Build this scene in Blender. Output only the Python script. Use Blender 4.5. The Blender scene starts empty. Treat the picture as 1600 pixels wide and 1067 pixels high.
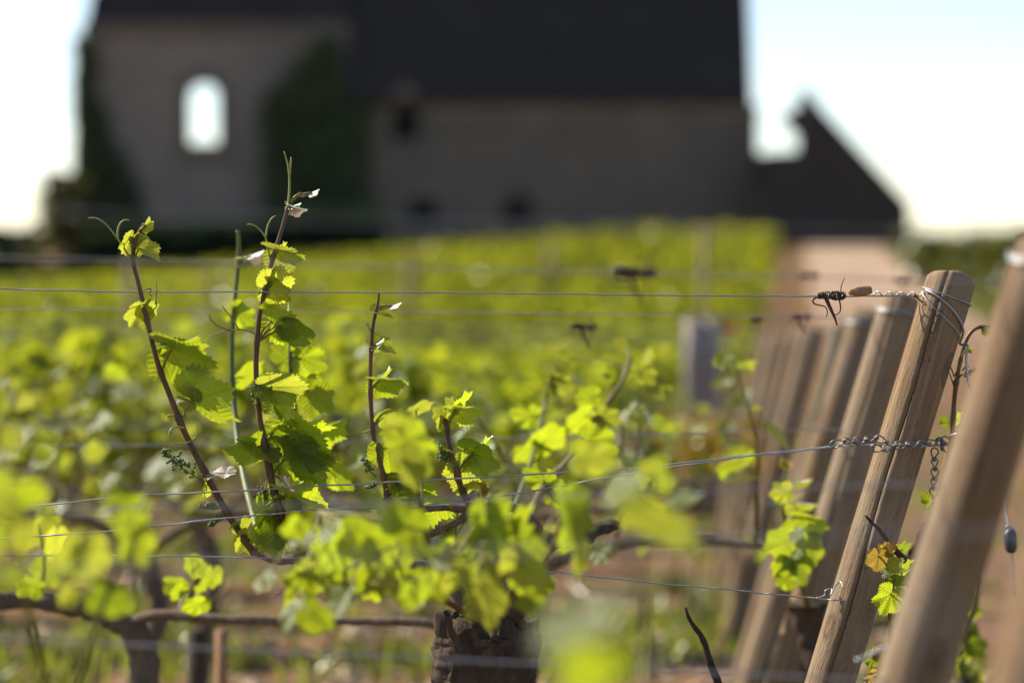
import bpy, bmesh, math, random
import numpy as np
from mathutils import Vector, Matrix, noise
R = math.radians
scene = bpy.context.scene
C = scene.collection

# ------------------------------------------------------------------ camera, world, sun, exposure
CAM_Z = 0.826
FPX = 85.0 / 36.0 * 1600.0
PITCH = math.atan((533.5 - 385.0) / FPX)
cam_d = bpy.data.cameras.new('camera'); cam = bpy.data.objects.new('camera', cam_d); C.objects.link(cam)
cam.location = (0, 0, CAM_Z); cam.rotation_euler = (R(90) - PITCH, 0, 0)
cam_d.lens = 85; cam_d.sensor_width = 36; cam_d.clip_start = 0.05; cam_d.clip_end = 6000
cam_d.dof.use_dof = True; cam_d.dof.focus_distance = 3.2; cam_d.dof.aperture_fstop = 2.3
scene.camera = cam

SUN_EL, SUN_AZ = R(42), R(-62)          # azimuth from +Y, negative = to the left
world = bpy.data.worlds.new('World'); scene.world = world; world.use_nodes = True
wn = world.node_tree
sky = wn.nodes.new('ShaderNodeTexSky'); sky.sky_type = 'NISHITA'; sky.sun_disc = False
sky.sun_elevation = SUN_EL; sky.sun_rotation = SUN_AZ
sky.air_density = 0.75; sky.dust_density = 0.3; sky.ozone_density = 1.0; sky.altitude = 0
bg = wn.nodes['Background']; bg.inputs['Strength'].default_value = 0.12
wb = wn.nodes.new('ShaderNodeVectorMath'); wb.operation = 'MULTIPLY'; wb.inputs[1].default_value = (1.06, .98, .91)   # the photograph's warm white balance
wn.links.new(sky.outputs[0], wb.inputs[0]); wn.links.new(wb.outputs[0], bg.inputs['Color'])
sd = bpy.data.lights.new('sun', 'SUN'); sd.energy = 5.0; sd.angle = R(0.5); sd.color = (1.0, 0.91, 0.76)
sun = bpy.data.objects.new('sun', sd); C.objects.link(sun)
sdir = Vector((math.sin(SUN_AZ)*math.cos(SUN_EL), math.cos(SUN_AZ)*math.cos(SUN_EL), math.sin(SUN_EL)))
sun.rotation_euler = sdir.to_track_quat('Z', 'Y').to_euler(); sun.location = (-6, 4, 8)
scene.view_settings.view_transform = 'Standard'; scene.view_settings.look = 'None'
scene.view_settings.gamma = 1; scene.view_settings.use_curve_mapping = False
scene.view_settings.exposure = 0.9

# ------------------------------------------------------------------ geometry helpers
FWD = Vector((0, math.cos(PITCH), -math.sin(PITCH))); UP = Vector((0, math.sin(PITCH), math.cos(PITCH)))
RIGHT = Vector((1, 0, 0)); CAMP = Vector((0, 0, CAM_Z))
def P(px, py, d=3.2):
    """a point of the place: photo column and row at distance d along the view"""
    return CAMP + d * (FWD + RIGHT * ((px - 800) / FPX) + UP * ((533.5 - py) / FPX))
def PX(n, d=3.2): return n * d / FPX

GP = [(-10, .508), (0, 0), (12, -.61), (20, -.874), (30, -.834), (50, -.384), (70, .326), (85, .866), (92, .98), (120, 1.0), (200, .5), (400, -1.0), (5000, -30)]
def _hermite(x):
    n = len(GP)
    if x <= GP[0][0]: return GP[0][1]
    for i in range(n - 1):
        if x <= GP[i+1][0]:
            x0, y0 = GP[i]; x1, y1 = GP[i+1]
            def slope(j):
                a = GP[max(j-1, 0)]; b = GP[min(j+1, n-1)]
                if j in (0, 1): return -.0508
                return (b[1]-a[1])/(b[0]-a[0])
            h = x1-x0; t = (x-x0)/h
            m0, m1 = slope(i)*h, slope(i+1)*h
            return (2*t**3-3*t*t+1)*y0+(t**3-2*t*t+t)*m0+(-2*t**3+3*t*t)*y1+(t**3-t*t)*m1
    return GP[-1][1]
def sstep(a, b, x):
    t = min(1, max(0, (x-a)/(b-a))); return t*t*(3-2*t)
def gz(x, y):
    z = _hermite(y)
    k = sstep(30, 85, y) * (1 - sstep(120, 300, y))
    z -= .085 * k * max(0, min(25, 4 - x))
    z -= .03 * k * max(0, min(30, x - 14))
    return z

def obj(name, data, parent=None, mat=None, kind=None, M=None):
    o = bpy.data.objects.new(name, data); C.objects.link(o)
    if mat is not None:
        for m in (mat if isinstance(mat, (list, tuple)) else [mat]): data.materials.append(m)
    if parent is not None: o.parent = parent
    if kind: o['kind'] = kind
    if M is not None: o.matrix_basis = M
    return o
def bmo(name, bm, mat, parent=None, kind=None, smooth=True, M=None):
    me = bpy.data.meshes.new(name); bm.normal_update(); bm.to_mesh(me); bm.free()
    if smooth: me.polygons.foreach_set('use_smooth', [True]*len(me.polygons))
    return obj(name, me, parent, mat, kind, M)
def tag(o, label, cat, group=None):
    o['label'] = label; o['category'] = cat
    if group: o['group'] = group
    return o
def thing(name, label, cat, loc=(0, 0, 0), group=None):
    o = bpy.data.objects.new(name, None); C.objects.link(o); o.location = loc; o.empty_display_size = .05
    return tag(o, label, cat, group)

def smooth_pts(pts, n=6):
    pts = [Vector(p) for p in pts]
    if len(pts) < 3: return [pts[0].lerp(pts[-1], i/n) for i in range(n+1)]
    out = []
    for i in range(len(pts)-1):
        p0 = pts[i-1] if i else pts[0]*2-pts[1]; p1 = pts[i]; p2 = pts[i+1]
        p3 = pts[i+2] if i+2 < len(pts) else pts[-1]*2-pts[-2]
        for k in range(n):
            t = k/n
            out.append(.5*((2*p1)+(p2-p0)*t+(2*p0-5*p1+4*p2-p3)*t*t+(3*p1-p0-3*p2+p3)*t**3))
    out.append(pts[-1]); return out
def tube(bm, pts, rad, seg=8, mi=0, cap=True, closed=False):
    """rad: number, or function of 0..1; returns verts"""
    pts = [Vector(p) for p in pts]; n = len(pts)
    f = rad if callable(rad) else (lambda t: rad)
    rings = []; ref = None
    for i, p in enumerate(pts):
        if closed: t = pts[(i+1) % n]-pts[i-1]
        else: t = pts[min(i+1, n-1)]-pts[max(i-1, 0)]
        if t.length < 1e-9: t = Vector((0, 0, 1))
        t.normalize()
        if ref is None:
            ref = Vector((0, 0, 1)) if abs(t.z) < .9 else Vector((1, 0, 0))
        a = ref - t*ref.dot(t)
        if a.length < 1e-6: a = t.orthogonal()
        a.normalize(); ref = a; b = t.cross(a)
        r = f(i/max(1, n-1))
        rings.append([bm.verts.new(p+(a*math.cos(2*math.pi*k/seg)+b*math.sin(2*math.pi*k/seg))*r) for k in range(seg)])
    for i in range(n if closed else n-1):
        A, B = rings[i], rings[(i+1) % n]
        for k in range(seg):
            fc = bm.faces.new((A[k], A[(k+1) % seg], B[(k+1) % seg], B[k])); fc.material_index = mi
    if cap and not closed:
        for rg, rev in ((rings[0], True), (rings[-1], False)):
            fc = bm.faces.new(rg[::-1] if rev else rg); fc.material_index = mi
    return rings
def box(bm, x0, x1, y0, y1, z0, z1, mi=0):
    v = [bm.verts.new(c) for c in ((x0,y0,z0),(x1,y0,z0),(x1,y1,z0),(x0,y1,z0),(x0,y0,z1),(x1,y0,z1),(x1,y1,z1),(x0,y1,z1))]
    for q in ((0,3,2,1),(4,5,6,7),(0,1,5,4),(1,2,6,5),(2,3,7,6),(3,0,4,7)):
        bm.faces.new([v[i] for i in q]).material_index = mi
def slab(bm, outline, holes, y0, y1):
    """upright wall: outline and holes in (x, z), from depth y0 to y1"""
    for y in (y0, y1):
        ed = []
        for lp in [outline]+holes:
            vs = [bm.verts.new((x, y, z)) for x, z in lp]
            ed += [bm.edges.new((vs[i], vs[(i+1) % len(vs)])) for i in range(len(vs))]
        bmesh.ops.triangle_fill(bm, edges=ed, use_beauty=True)
    for lp in [outline]+holes:
        n = len(lp)
        a = [bm.verts.new((x, y0, z)) for x, z in lp]; b = [bm.verts.new((x, y1, z)) for x, z in lp]
        for i in range(n): bm.faces.new((a[i], a[(i+1) % n], b[(i+1) % n], b[i]))
    bmesh.ops.remove_doubles(bm, verts=bm.verts[:], dist=1e-5)
    bmesh.ops.recalc_face_normals(bm, faces=bm.faces[:])
def arch(x0, x1, z0, z1, rise, n=8):
    pts = [(x0, z0), (x1, z0), (x1, z1-rise)]
    cx = (x0+x1)/2; w = (x1-x0)/2
    for i in range(1, n): a = math.pi*i/n; pts.append((cx+w*math.cos(a), z1-rise+rise*math.sin(a)))
    pts.append((x0, z1-rise)); return pts

# ------------------------------------------------------------------ materials
class NT:
    def __init__(s, name):
        s.m = bpy.data.materials.new(name); s.m.use_nodes = True; s.t = s.m.node_tree; s.t.nodes.clear()
    def n(s, typ, **kw):
        nd = s.t.nodes.new(typ)
        for k, v in kw.items():
            if k.startswith('i_'): s.set(nd, k[2:], v)
            else: setattr(nd, k, v)
        return nd
    def set(s, nd, key, v):
        k = int(key) if key.isdigit() else key
        if isinstance(v, bpy.types.NodeSocket): s.t.links.new(v, nd.inputs[k])
        else: nd.inputs[k].default_value = v
    def math(s, op, a, b=None, c=None, clamp=False):
        nd = s.t.nodes.new('ShaderNodeMath'); nd.operation = op; nd.use_clamp = clamp
        for i, v in enumerate((a, b, c)):
            if v is not None: s.set(nd, str(i), v)
        return nd.outputs[0]
    def mix(s, f, a, b):
        nd = s.t.nodes.new('ShaderNodeMix'); nd.data_type = 'RGBA'
        for i, v in ((0, f), (6, a), (7, b)):
            if isinstance(v, bpy.types.NodeSocket): s.t.links.new(v, nd.inputs[i])
            else: nd.inputs[i].default_value = v if i == 0 else (tuple(v)+(1,))[:4]
        return nd.outputs[2]
    def mixf(s, f, a, b):
        nd = s.t.nodes.new('ShaderNodeMix'); nd.data_type = 'FLOAT'
        for i, v in ((0, f), (2, a), (3, b)):
            if isinstance(v, bpy.types.NodeSocket): s.t.links.new(v, nd.inputs[i])
            else: nd.inputs[i].default_value = v
        return nd.outputs[0]
    def ramp(s, f, stops):
        nd = s.t.nodes.new('ShaderNodeValToRGB'); el = nd.color_ramp.elements
        while len(el) < len(stops): el.new(.5)
        for e, (p, c) in zip(el, stops): e.position = p; e.color = (tuple(c)+(1,))[:4] if not isinstance(c, float) else (c, c, c, 1)
        s.t.links.new(f, nd.inputs[0]); return nd.outputs[0]
    def noise(s, vec, scale, detail=4, rough=.6):
        nd = s.n('ShaderNodeTexNoise'); nd.inputs['Scale'].default_value = scale; nd.inputs['Detail'].default_value = detail
        nd.inputs['Roughness'].default_value = rough
        if vec is not None: s.t.links.new(vec, nd.inputs['Vector'])
        return nd.outputs['Fac']
    def vscale(s, vec, sc):
        nd = s.n('ShaderNodeVectorMath', operation='MULTIPLY'); s.t.links.new(vec, nd.inputs[0]); nd.inputs[1].default_value = sc
        return nd.outputs[0]
    def bump(s, h, strength, dist):
        nd = s.n('ShaderNodeBump'); nd.inputs['Strength'].default_value = strength; nd.inputs['Distance'].default_value = dist
        s.t.links.new(h, nd.inputs['Height']); return nd.outputs[0]
    def out(s, sh):
        o = s.n('ShaderNodeOutputMaterial'); s.t.links.new(sh, o.inputs[0]); return s.m
    def principled(s, color, rough=.8, normal=None, metal=0, spec=.4):
        b = s.n('ShaderNodeBsdfPrincipled')
        for k, v in (('Base Color', color), ('Roughness', rough), ('Metallic', metal), ('Specular IOR Level', spec)):
            if isinstance(v, bpy.types.NodeSocket): s.t.links.new(v, b.inputs[k])
            else: b.inputs[k].default_value = (tuple(v)+(1,))[:4] if k == 'Base Color' else v
        if normal is not None: s.t.links.new(normal, b.inputs['Normal'])
        return b.outputs[0]

def leaf_material(name, refl, trans, tw=.55, gloss=.30, rough=.36, veins=True, var=.25):
    m = NT(name)
    oi = m.n('ShaderNodeObjectInfo')
    geo = m.n('ShaderNodeNewGeometry')
    tc = m.n('ShaderNodeTexCoord')
    rnd = m.math('ADD', m.math('MULTIPLY', oi.outputs['Random'], .6), m.math('MULTIPLY', geo.outputs['Random Per Island'], .4)) if not veins else oi.outputs['Random']
    patch = m.noise(tc.outputs['Object'], 14 if not veins else 1.6, 3)
    v = m.math('MULTIPLY_ADD', m.math('SUBTRACT', rnd, .5), var*2, 1)
    v = m.math('MULTIPLY', v, m.math('MULTIPLY_ADD', patch, .35, .82))
    vein = None; normal = None
    if veins:
        uv = m.n('ShaderNodeUVMap'); sep = m.n('ShaderNodeSeparateXYZ'); m.t.links.new(uv.outputs[0], sep.inputs[0])
        x, y = sep.outputs[0], sep.outputs[1]
        best = dot = cr = None
        for a in (0, 47, -47, 100, -100):
            s_, c_ = math.sin(R(a)), math.cos(R(a))
            d_ = m.math('ADD', m.math('MULTIPLY', x, s_), m.math('MULTIPLY', y, c_))
            k_ = m.math('ABSOLUTE', m.math('SUBTRACT', m.math('MULTIPLY', x, c_), m.math('MULTIPLY', y, s_)))
            q_ = m.math('DIVIDE', k_, m.math('MAXIMUM', d_, .004))
            if best is None: best, dot, cr = q_, d_, k_
            else:
                f = m.math('LESS_THAN', q_, best)
                best = m.mixf(f, best, q_); dot = m.mixf(f, dot, d_); cr = m.mixf(f, cr, k_)
        main = m.math('SUBTRACT', 1, m.math('DIVIDE', cr, m.math('MULTIPLY_ADD', dot, -.016, .026)), clamp=True)
        ph = m.math('MULTIPLY', m.math('SUBTRACT', dot, m.math('MULTIPLY', cr, .85)), 7.5)
        ph = m.math('ADD', ph, m.math('MULTIPLY', patch, .8))
        tri = m.math('ABSOLUTE', m.math('SUBTRACT', m.math('FRACT', ph), .5))          # .5 on a side vein
        side = m.math('MULTIPLY_ADD', m.math('SUBTRACT', tri, .5), 11, 1, clamp=True)
        fine = m.noise(uv.outputs[0], 26, 2)
        vein = m.math('MAXIMUM', main, m.math('MULTIPLY', side, .38))
        hgt = m.math('ADD', m.math('MULTIPLY', m.math('SUBTRACT', .5, tri), .8), m.math('MULTIPLY', fine, .45))
        hgt = m.math('SUBTRACT', hgt, m.math('MULTIPLY', main, .5))
        normal = m.bump(hgt, .55, .0025)
    if veins:                                     # a few brown scorched flecks, different on every leaf
        sv = m.n('ShaderNodeVectorMath', operation='ADD'); m.t.links.new(tc.outputs['Object'], sv.inputs[0])
        m.t.links.new(m.math('MULTIPLY', oi.outputs['Random'], 40), sv.inputs[1])
        spot = m.math('MULTIPLY', m.ramp(m.noise(sv.outputs[0], 4.5, 4, .65), [(.66, 0.0), (.73, 1.0)]), .75)
    def tint(c, vc):
        nd = m.n('ShaderNodeVectorMath', operation='SCALE'); nd.inputs[0].default_value = c
        m.t.links.new(v, nd.inputs['Scale'])
        if vein is None: return nd.outputs[0]
        base = m.mix(spot, nd.outputs[0], (c[0]*.55, c[0]*.32, c[2]*.8))
        return m.mix(m.math('MULTIPLY', vein, .6), base, vc)
    df = m.n('ShaderNodeBsdfDiffuse'); tr = m.n('ShaderNodeBsdfTranslucent'); gl = m.n('ShaderNodeBsdfGlossy')
    m.t.links.new(tint(refl, tuple(c*1.5 for c in refl)), df.inputs['Color'])
    m.t.links.new(tint(trans, tuple(c*.45 for c in trans)), tr.inputs['Color'])
    gl.inputs['Roughness'].default_value = rough; gl.inputs['Color'].default_value = (.9, .95, .9, 1)
    if normal is not None:
        for b in (df, tr, gl): m.t.links.new(normal, b.inputs['Normal'])
    mx = m.n('ShaderNodeMixShader'); mx.inputs[0].default_value = tw
    m.t.links.new(df.outputs[0], mx.inputs[1]); m.t.links.new(tr.outputs[0], mx.inputs[2])
    fr = m.n('ShaderNodeFresnel'); fr.inputs['IOR'].default_value = 1.4
    if normal is not None: m.t.links.new(normal, fr.inputs['Normal'])
    m2 = m.n('ShaderNodeMixShader'); m.t.links.new(m.math('MULTIPLY', fr.outputs[0], gloss*2, clamp=True), m2.inputs[0])
    m.t.links.new(mx.outputs[0], m2.inputs[1]); m.t.links.new(gl.outputs[0], m2.inputs[2])
    return m.out(m2.outputs[0])

M = {}
M['leaf'] = leaf_material('vine leaf', (.09, .12, .012), (.50, .59, .018))
M['leaf_young'] = leaf_material('young vine leaf', (.13, .15, .018), (.46, .49, .035), tw=.6)
M['leaf_dark'] = leaf_material('mature vine leaf', (.07, .10, .012), (.36, .46, .014), tw=.55)
M['leaf_bronze'] = leaf_material('bronze vine leaf', (.16, .12, .02), (.60, .40, .05))
M['leaf_pink'] = leaf_material('downy pink bud leaf', (.42, .33, .28), (.5, .36, .26), tw=.35, rough=.5)
M['field'] = leaf_material('field vine foliage', (.09, .115, .010), (.42, .47, .016), veins=False, var=.4, gloss=.10)
M['far'] = leaf_material('far vine foliage', (.09, .105, .012), (.385, .415, .018), veins=False, var=.35, gloss=.04)
M['ivy'] = leaf_material('ivy foliage', (.09, .115, .06), (.10, .14, .04), veins=False, gloss=.0, tw=.3)
M['hedge'] = leaf_material('hedge foliage', (.03, .05, .036), (.05, .08, .03), veins=False, gloss=.0, tw=.35)
M['olive'] = leaf_material('olive bush foliage', (.07, .08, .02), (.17, .18, .025), veins=False, gloss=.08)
M['treeleaf'] = leaf_material('small tree foliage', (.055, .05, .025), (.11, .10, .02), veins=False, gloss=.08)
M['grass'] = leaf_material('grass blades', (.09, .11, .02), (.26, .30, .03), veins=False, gloss=.08)
M['yellowleaf'] = leaf_material('yellowed leaf', (.25, .18, .04), (.55, .40, .06), veins=False, gloss=.03)

def wood(name, a, b, dark=(.05, .032, .02), sc=1.0, knots=False):
    m = NT(name); tc = m.n('ShaderNodeTexCoord'); oi = m.n('ShaderNodeObjectInfo')
    off = m.n('ShaderNodeVectorMath', operation='ADD'); m.t.links.new(tc.outputs['Object'], off.inputs[0])
    m.t.links.new(oi.outputs['Random'], off.inputs[1])
    v = off.outputs[0]
    g = m.noise(m.vscale(v, (60*sc, 60*sc, 2.2*sc)), 2.2, 6, .65)
    f = m.noise(m.vscale(v, (26*sc, 26*sc, 1.6*sc)), 1.4, 3)
    blot = m.noise(v, 9*sc, 4)
    c = m.mix(m.ramp(g, [(.3, 0.0), (.72, 1.0)]), a, b)
    c = m.mix(m.math('MULTIPLY', m.ramp(f, [(.56, 0.0), (.74, 1.0)]), .55), c, dark)
    c = m.mix(m.math('MULTIPLY', m.ramp(blot, [(.5, 0.0), (.75, 1.0)]), .4), c, (.20, .19, .16))
    h = g
    if knots:
        wv = m.noise(v, 7, 2); vv = m.n('ShaderNodeVectorMath', operation='MULTIPLY'); m.t.links.new(v, vv.inputs[0]); vv.inputs[1].default_value = (22, 22, 9)
        vo = m.n('ShaderNodeTexVoronoi'); vo.inputs['Scale'].default_value = 1.0; m.t.links.new(vv.outputs[0], vo.inputs['Vector'])
        dk = vo.outputs['Distance']
        kn = m.ramp(dk, [(.05, 1.0), (.16, .25), (.20, .8), (.26, 0.0)])
        pick = m.math('GREATER_THAN', m.n('ShaderNodeSeparateColor', i_0=vo.outputs['Color']).outputs[0], .72)
        c = m.mix(m.math('MULTIPLY', m.math('MULTIPLY', kn, pick), .8), c, (.035, .02, .012))
        big = m.noise(m.vscale(v, (3, 3, 1.2)), 2.2, 4)
        c = m.mix(m.math('MULTIPLY', m.ramp(big, [(.42, 0.0), (.62, 1.0)]), .6), c, (.25, .205, .15))
        c = m.mix(m.math('MULTIPLY', m.ramp(wv, [(.58, 0.0), (.72, 1.0)]), .5), c, (.07, .045, .03))
        pit = m.noise(m.vscale(v, (160, 160, 40)), 2, 3); c = m.mix(m.math('MULTIPLY', m.ramp(pit, [(.6, 0.0), (.68, 1.0)]), .6), c, (.05, .03, .02))
        h = m.math('ADD', g, m.math('MULTIPLY', pit, -.5))
    return m.out(m.principled(c, .85, m.bump(h, .6, .004), spec=.2))
M['post'] = wood('weathered post wood', (.135, .064, .025), (.30, .215, .125), knots=True)
M['greywood'] = wood('grey stake wood', (.20, .18, .16), (.34, .31, .28))
M['cutwood'] = wood('pale cut wood chip', (.26, .13, .06), (.36, .21, .11), dark=(.3, .17, .09), sc=3)
def bark(name, a, b, scale=60, bumpd=.01):
    m = NT(name); tc = m.n('ShaderNodeTexCoord')
    g = m.noise(m.vscale(tc.outputs['Object'], (1, 1, .3)), scale, 6, .7); k = m.noise(tc.outputs['Object'], scale*.25, 3)
    c = m.mix(m.ramp(g, [(.3, 0.0), (.7, 1.0)]), a, b)
    return m.out(m.principled(m.mix(m.math('MULTIPLY', k, .5), c, a), .9, m.bump(g, .9, bumpd), spec=.15))
M['bark'] = bark('old vine bark', (.035, .024, .018), (.13, .095, .065))
M['cane'] = bark('vine cane bark', (.09, .06, .04), (.24, .18, .13), 90, .004)
M['bark_grey'] = bark('grey brown vine bark', (.085, .062, .045), (.20, .155, .115))
M['treebark'] = bark('tree bark', (.07, .055, .045), (.16, .13, .11), 12, .03)
M['twig'] = bark('dark twig', (.03, .022, .018), (.08, .055, .045), 120, .002)
def stem(name, a, b, rough=.5):
    m = NT(name); tc = m.n('ShaderNodeTexCoord'); g = m.noise(m.vscale(tc.outputs['Object'], (1, 1, .25)), 90, 3)
    return m.out(m.principled(m.mix(m.ramp(g, [(.3, 0.0), (.7, 1.0)]), a, b), rough, m.bump(g, .2, .002), spec=.4))
M['stem_brown'] = stem('red brown shoot', (.062, .024, .009), (.13, .062, .020))
M['stem_olive'] = stem('olive brown shoot', (.09, .055, .018), (.15, .11, .03))
M['stem_green'] = stem('green shoot', (.07, .085, .012), (.12, .135, .02))
M['petiole'] = stem('petiole', (.15, .10, .025), (.20, .20, .03))
M['tendril'] = stem('tendril', (.20, .22, .03), (.30, .30, .05), .4)
M['dry'] = stem('dried tendril', (.030, .016, .015), (.075, .038, .032), .7)
M['bud'] = stem('unopened flower bud', (.055, .095, .012), (.12, .17, .03))
def metal(name, col, rough):
    m = NT(name); tc = m.n('ShaderNodeTexCoord'); g = m.noise(tc.outputs['Object'], 120, 3)
    return m.out(m.principled(m.mix(g, tuple(c*.55 for c in col), col), rough, None, metal=.75, spec=.5))
M['wire'] = metal('galvanised wire', (.42, .43, .45), .42)
M['chain'] = metal('dull chain steel', (.26, .24, .24), .45)
M['rust'] = metal('rusty nail', (.16, .075, .04), .7)
M['tension'] = metal('dark tensioner', (.12, .125, .14), .5)
M['greenmetal'] = stem('green painted stake', (.02, .06, .035), (.04, .09, .05), .5)
def stone(name, a, b, c, s1=.55, s2=3.0):
    m = NT(name); tc = m.n('ShaderNodeTexCoord'); o = tc.outputs['Object']
    n1 = m.noise(o, s1, 4); n2 = m.noise(o, s2, 5)
    br = m.n('ShaderNodeTexBrick'); br.inputs['Scale'].default_value = 1.0
    mp = m.n('ShaderNodeMapping'); mp.inputs['Rotation'].default_value = (R(90), 0, 0); m.t.links.new(o, mp.inputs[0]); m.t.links.new(mp.outputs[0], br.inputs['Vector'])
    br.inputs['Brick Width'].default_value = .55; br.inputs['Row Height'].default_value = .28; br.inputs['Mortar Size'].default_value = .02
    br.inputs['Color1'].default_value = (1, 1, 1, 1); br.inputs['Color2'].default_value = (.78, .78, .78, 1); br.inputs['Mortar'].default_value = (.6, .6, .6, 1)
    cc = m.mix(m.ramp(n1, [(.35, 0.0), (.65, 1.0)]), a, b); cc = m.mix(m.math('MULTIPLY', n2, .5), cc, c)
    nd = m.n('ShaderNodeMix', data_type='RGBA', blend_type='MULTIPLY'); nd.inputs[0].default_value = 1
    m.t.links.new(cc, nd.inputs[6]); m.t.links.new(br.outputs['Color'], nd.inputs[7])
    return m.out(m.principled(nd.outputs[2], .9, m.bump(n2, .4, .03), spec=.2))
M['stone'] = stone('old limestone wall', (.20, .155, .12), (.16, .133, .11), (.11, .09, .072))
M['stone_pale'] = stone('pale pavilion limestone', (.30, .24, .20), (.235, .195, .165), (.16, .13, .11))
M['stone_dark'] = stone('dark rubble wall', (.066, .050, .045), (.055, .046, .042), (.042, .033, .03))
M['cornice'] = stone('limestone cornice', (.24, .20, .155), (.21, .18, .145), (.17, .135, .11))
m = NT('slate roof'); tc = m.n('ShaderNodeTexCoord'); n1 = m.noise(tc.outputs['Object'], .6, 4); n2 = m.noise(m.vscale(tc.outputs['Object'], (4, 4, 8)), 2, 3)
M['slate'] = m.out(m.principled(m.mix(m.math('ADD', m.math('MULTIPLY', n1, .6), m.math('MULTIPLY', n2, .4)), (.016, .014, .015), (.044, .038, .036)), .75, m.bump(n2, .3, .02), spec=.15))
m = NT('dark window glass'); M['glass'] = m.out(m.principled((.010, .012, .013), .6, spec=.05))
m = NT('old door wood'); M['door'] = m.out(m.principled((.03, .025, .025), .8))
m = NT('lilac grey vine guard'); tc = m.n('ShaderNodeTexCoord'); g = m.noise(tc.outputs['Object'], 12, 3)
M['guard'] = m.out(m.principled(m.mix(g, (.21, .172, .155), (.31, .255, .235)), .7))
m = NT('red poppy petal'); M['poppy'] = m.out(m.principled((.42, .03, .02), .6))
# soil
m = NT('vineyard soil'); geo = m.n('ShaderNodeNewGeometry'); p = geo.outputs['Position']
n1 = m.noise(p, 1.1, 5, .65); n2 = m.noise(p, 14, 5, .7); n3 = m.noise(p, 60, 3, .6)
c = m.mix(m.ramp(n2, [(.3, 0.0), (.7, 1.0)]), (.15, .068, .034), (.31, .165, .092))
c = m.mix(m.ramp(n1, [(.47, 0.0), (.62, 1.0)]), c, m.mix(n3, (.07, .085, .018), (.16, .15, .045)))
c = m.mix(m.math('MULTIPLY', m.ramp(n3, [(.6, 0.0), (.7, 1.0)]), .5), c, (.38, .29, .19))
M['soil'] = m.out(m.principled(c, .95, m.bump(m.math('ADD', n2, m.math('MULTIPLY', n3, .4)), 1.0, .05), spec=.1))
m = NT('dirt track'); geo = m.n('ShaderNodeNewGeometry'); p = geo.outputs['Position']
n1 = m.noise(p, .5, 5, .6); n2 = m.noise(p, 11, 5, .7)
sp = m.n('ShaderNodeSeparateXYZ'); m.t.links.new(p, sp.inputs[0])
far = m.math('DIVIDE', m.math('SUBTRACT', sp.outputs[1], 30), 28, clamp=True)          # paler colour up the hill, darker near the posts
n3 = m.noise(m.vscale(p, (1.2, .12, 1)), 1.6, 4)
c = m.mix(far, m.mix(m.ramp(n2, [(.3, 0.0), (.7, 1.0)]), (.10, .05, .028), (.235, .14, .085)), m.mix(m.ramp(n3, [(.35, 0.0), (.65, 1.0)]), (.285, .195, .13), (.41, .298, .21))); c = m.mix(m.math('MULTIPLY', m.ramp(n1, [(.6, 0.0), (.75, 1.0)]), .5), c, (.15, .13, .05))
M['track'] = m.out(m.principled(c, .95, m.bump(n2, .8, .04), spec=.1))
m = NT('grass verge'); geo = m.n('ShaderNodeNewGeometry'); p = geo.outputs['Position']
n1 = m.noise(p, .8, 5, .6); n2 = m.noise(p, 18, 5, .7)
c = m.mix(n2, (.06, .075, .016), (.15, .145, .04)); c = m.mix(m.math('MULTIPLY', m.ramp(n1, [(.5, 0.0), (.7, 1.0)]), .6), c, (.25, .17, .10))
M['verge'] = m.out(m.principled(c, .95, m.bump(n2, .8, .05), spec=.1))
m = NT('soil clods'); tc = m.n('ShaderNodeTexCoord'); gi = m.n('ShaderNodeNewGeometry')
M['clod'] = m.out(m.principled(m.mix(gi.outputs['Random Per Island'], (.15, .085, .055), (.42, .31, .22)), .95))

# ------------------------------------------------------------------ setting: ground, track, verge
def sheet(name, xs_of_y, ys, mat, lift, nx):
    vs, fs = [], []
    for y in ys:
        a, b = xs_of_y(y)
        for i in range(nx):
            x = a+(b-a)*i/(nx-1) if not isinstance(a, list) else a[i]
            vs.append((x, y, gz(x, y)+lift))
    for j in range(len(ys)-1):
        for i in range(nx-1):
            k = j*nx+i; fs.append((k, k+1, k+nx+1, k+nx))
    me = bpy.data.meshes.new(name); me.from_pydata(vs, [], fs); me.polygons.foreach_set('use_smooth', [True]*len(fs))
    return obj(name, me, None, mat, 'structure')
YS = [-8+i*.8 for i in range(30)]+[16+i*1.5 for i in range(60)]+[110, 125, 150, 200, 280, 400, 700, 1300, 2500, 5000]
XS = [-4000, -1500, -600, -250, -120, -60]+[-40+i*2 for i in range(41)]+[60, 120, 250, 600, 1500, 4000]
sheet('ground', lambda y: (XS, None), YS, M['soil'], 0, len(XS))
def postx(d): return .0924*d+.285
def tr(y): return 1.5+2.7*sstep(5, 42, y)+.5*sstep(60, 85, y)
YT = [-6+i*.5 for i in range(190)]
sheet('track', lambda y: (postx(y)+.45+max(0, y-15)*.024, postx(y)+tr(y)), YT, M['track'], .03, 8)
sheet('grass_verge', lambda y: (postx(y)+tr(y)+.02, postx(y)+22), YT, M['verge'], .03, 12)

# ------------------------------------------------------------------ buildings
BD = 88.0
def BX(px, d=BD): return (px-800)/FPX*d
def BZ(py, d=BD): return P(800, py, d).z
GB = -.4
bld = thing('stone_building', 'long stone manor with dark slate roofs and an open arched window', 'building', (BX(660), BD, gz(0, BD)))
def badd(name, bm, mat, parent=bld, smooth=False, kind=None):
    o = bmo(name, bm, mat, None, kind, smooth)
    if parent is not None:
        o.parent = parent
        rt = parent
        while rt.parent: rt = rt.parent
        if parent is rt: o.matrix_basis = Matrix.Translation(-rt.location)
    return o
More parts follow.
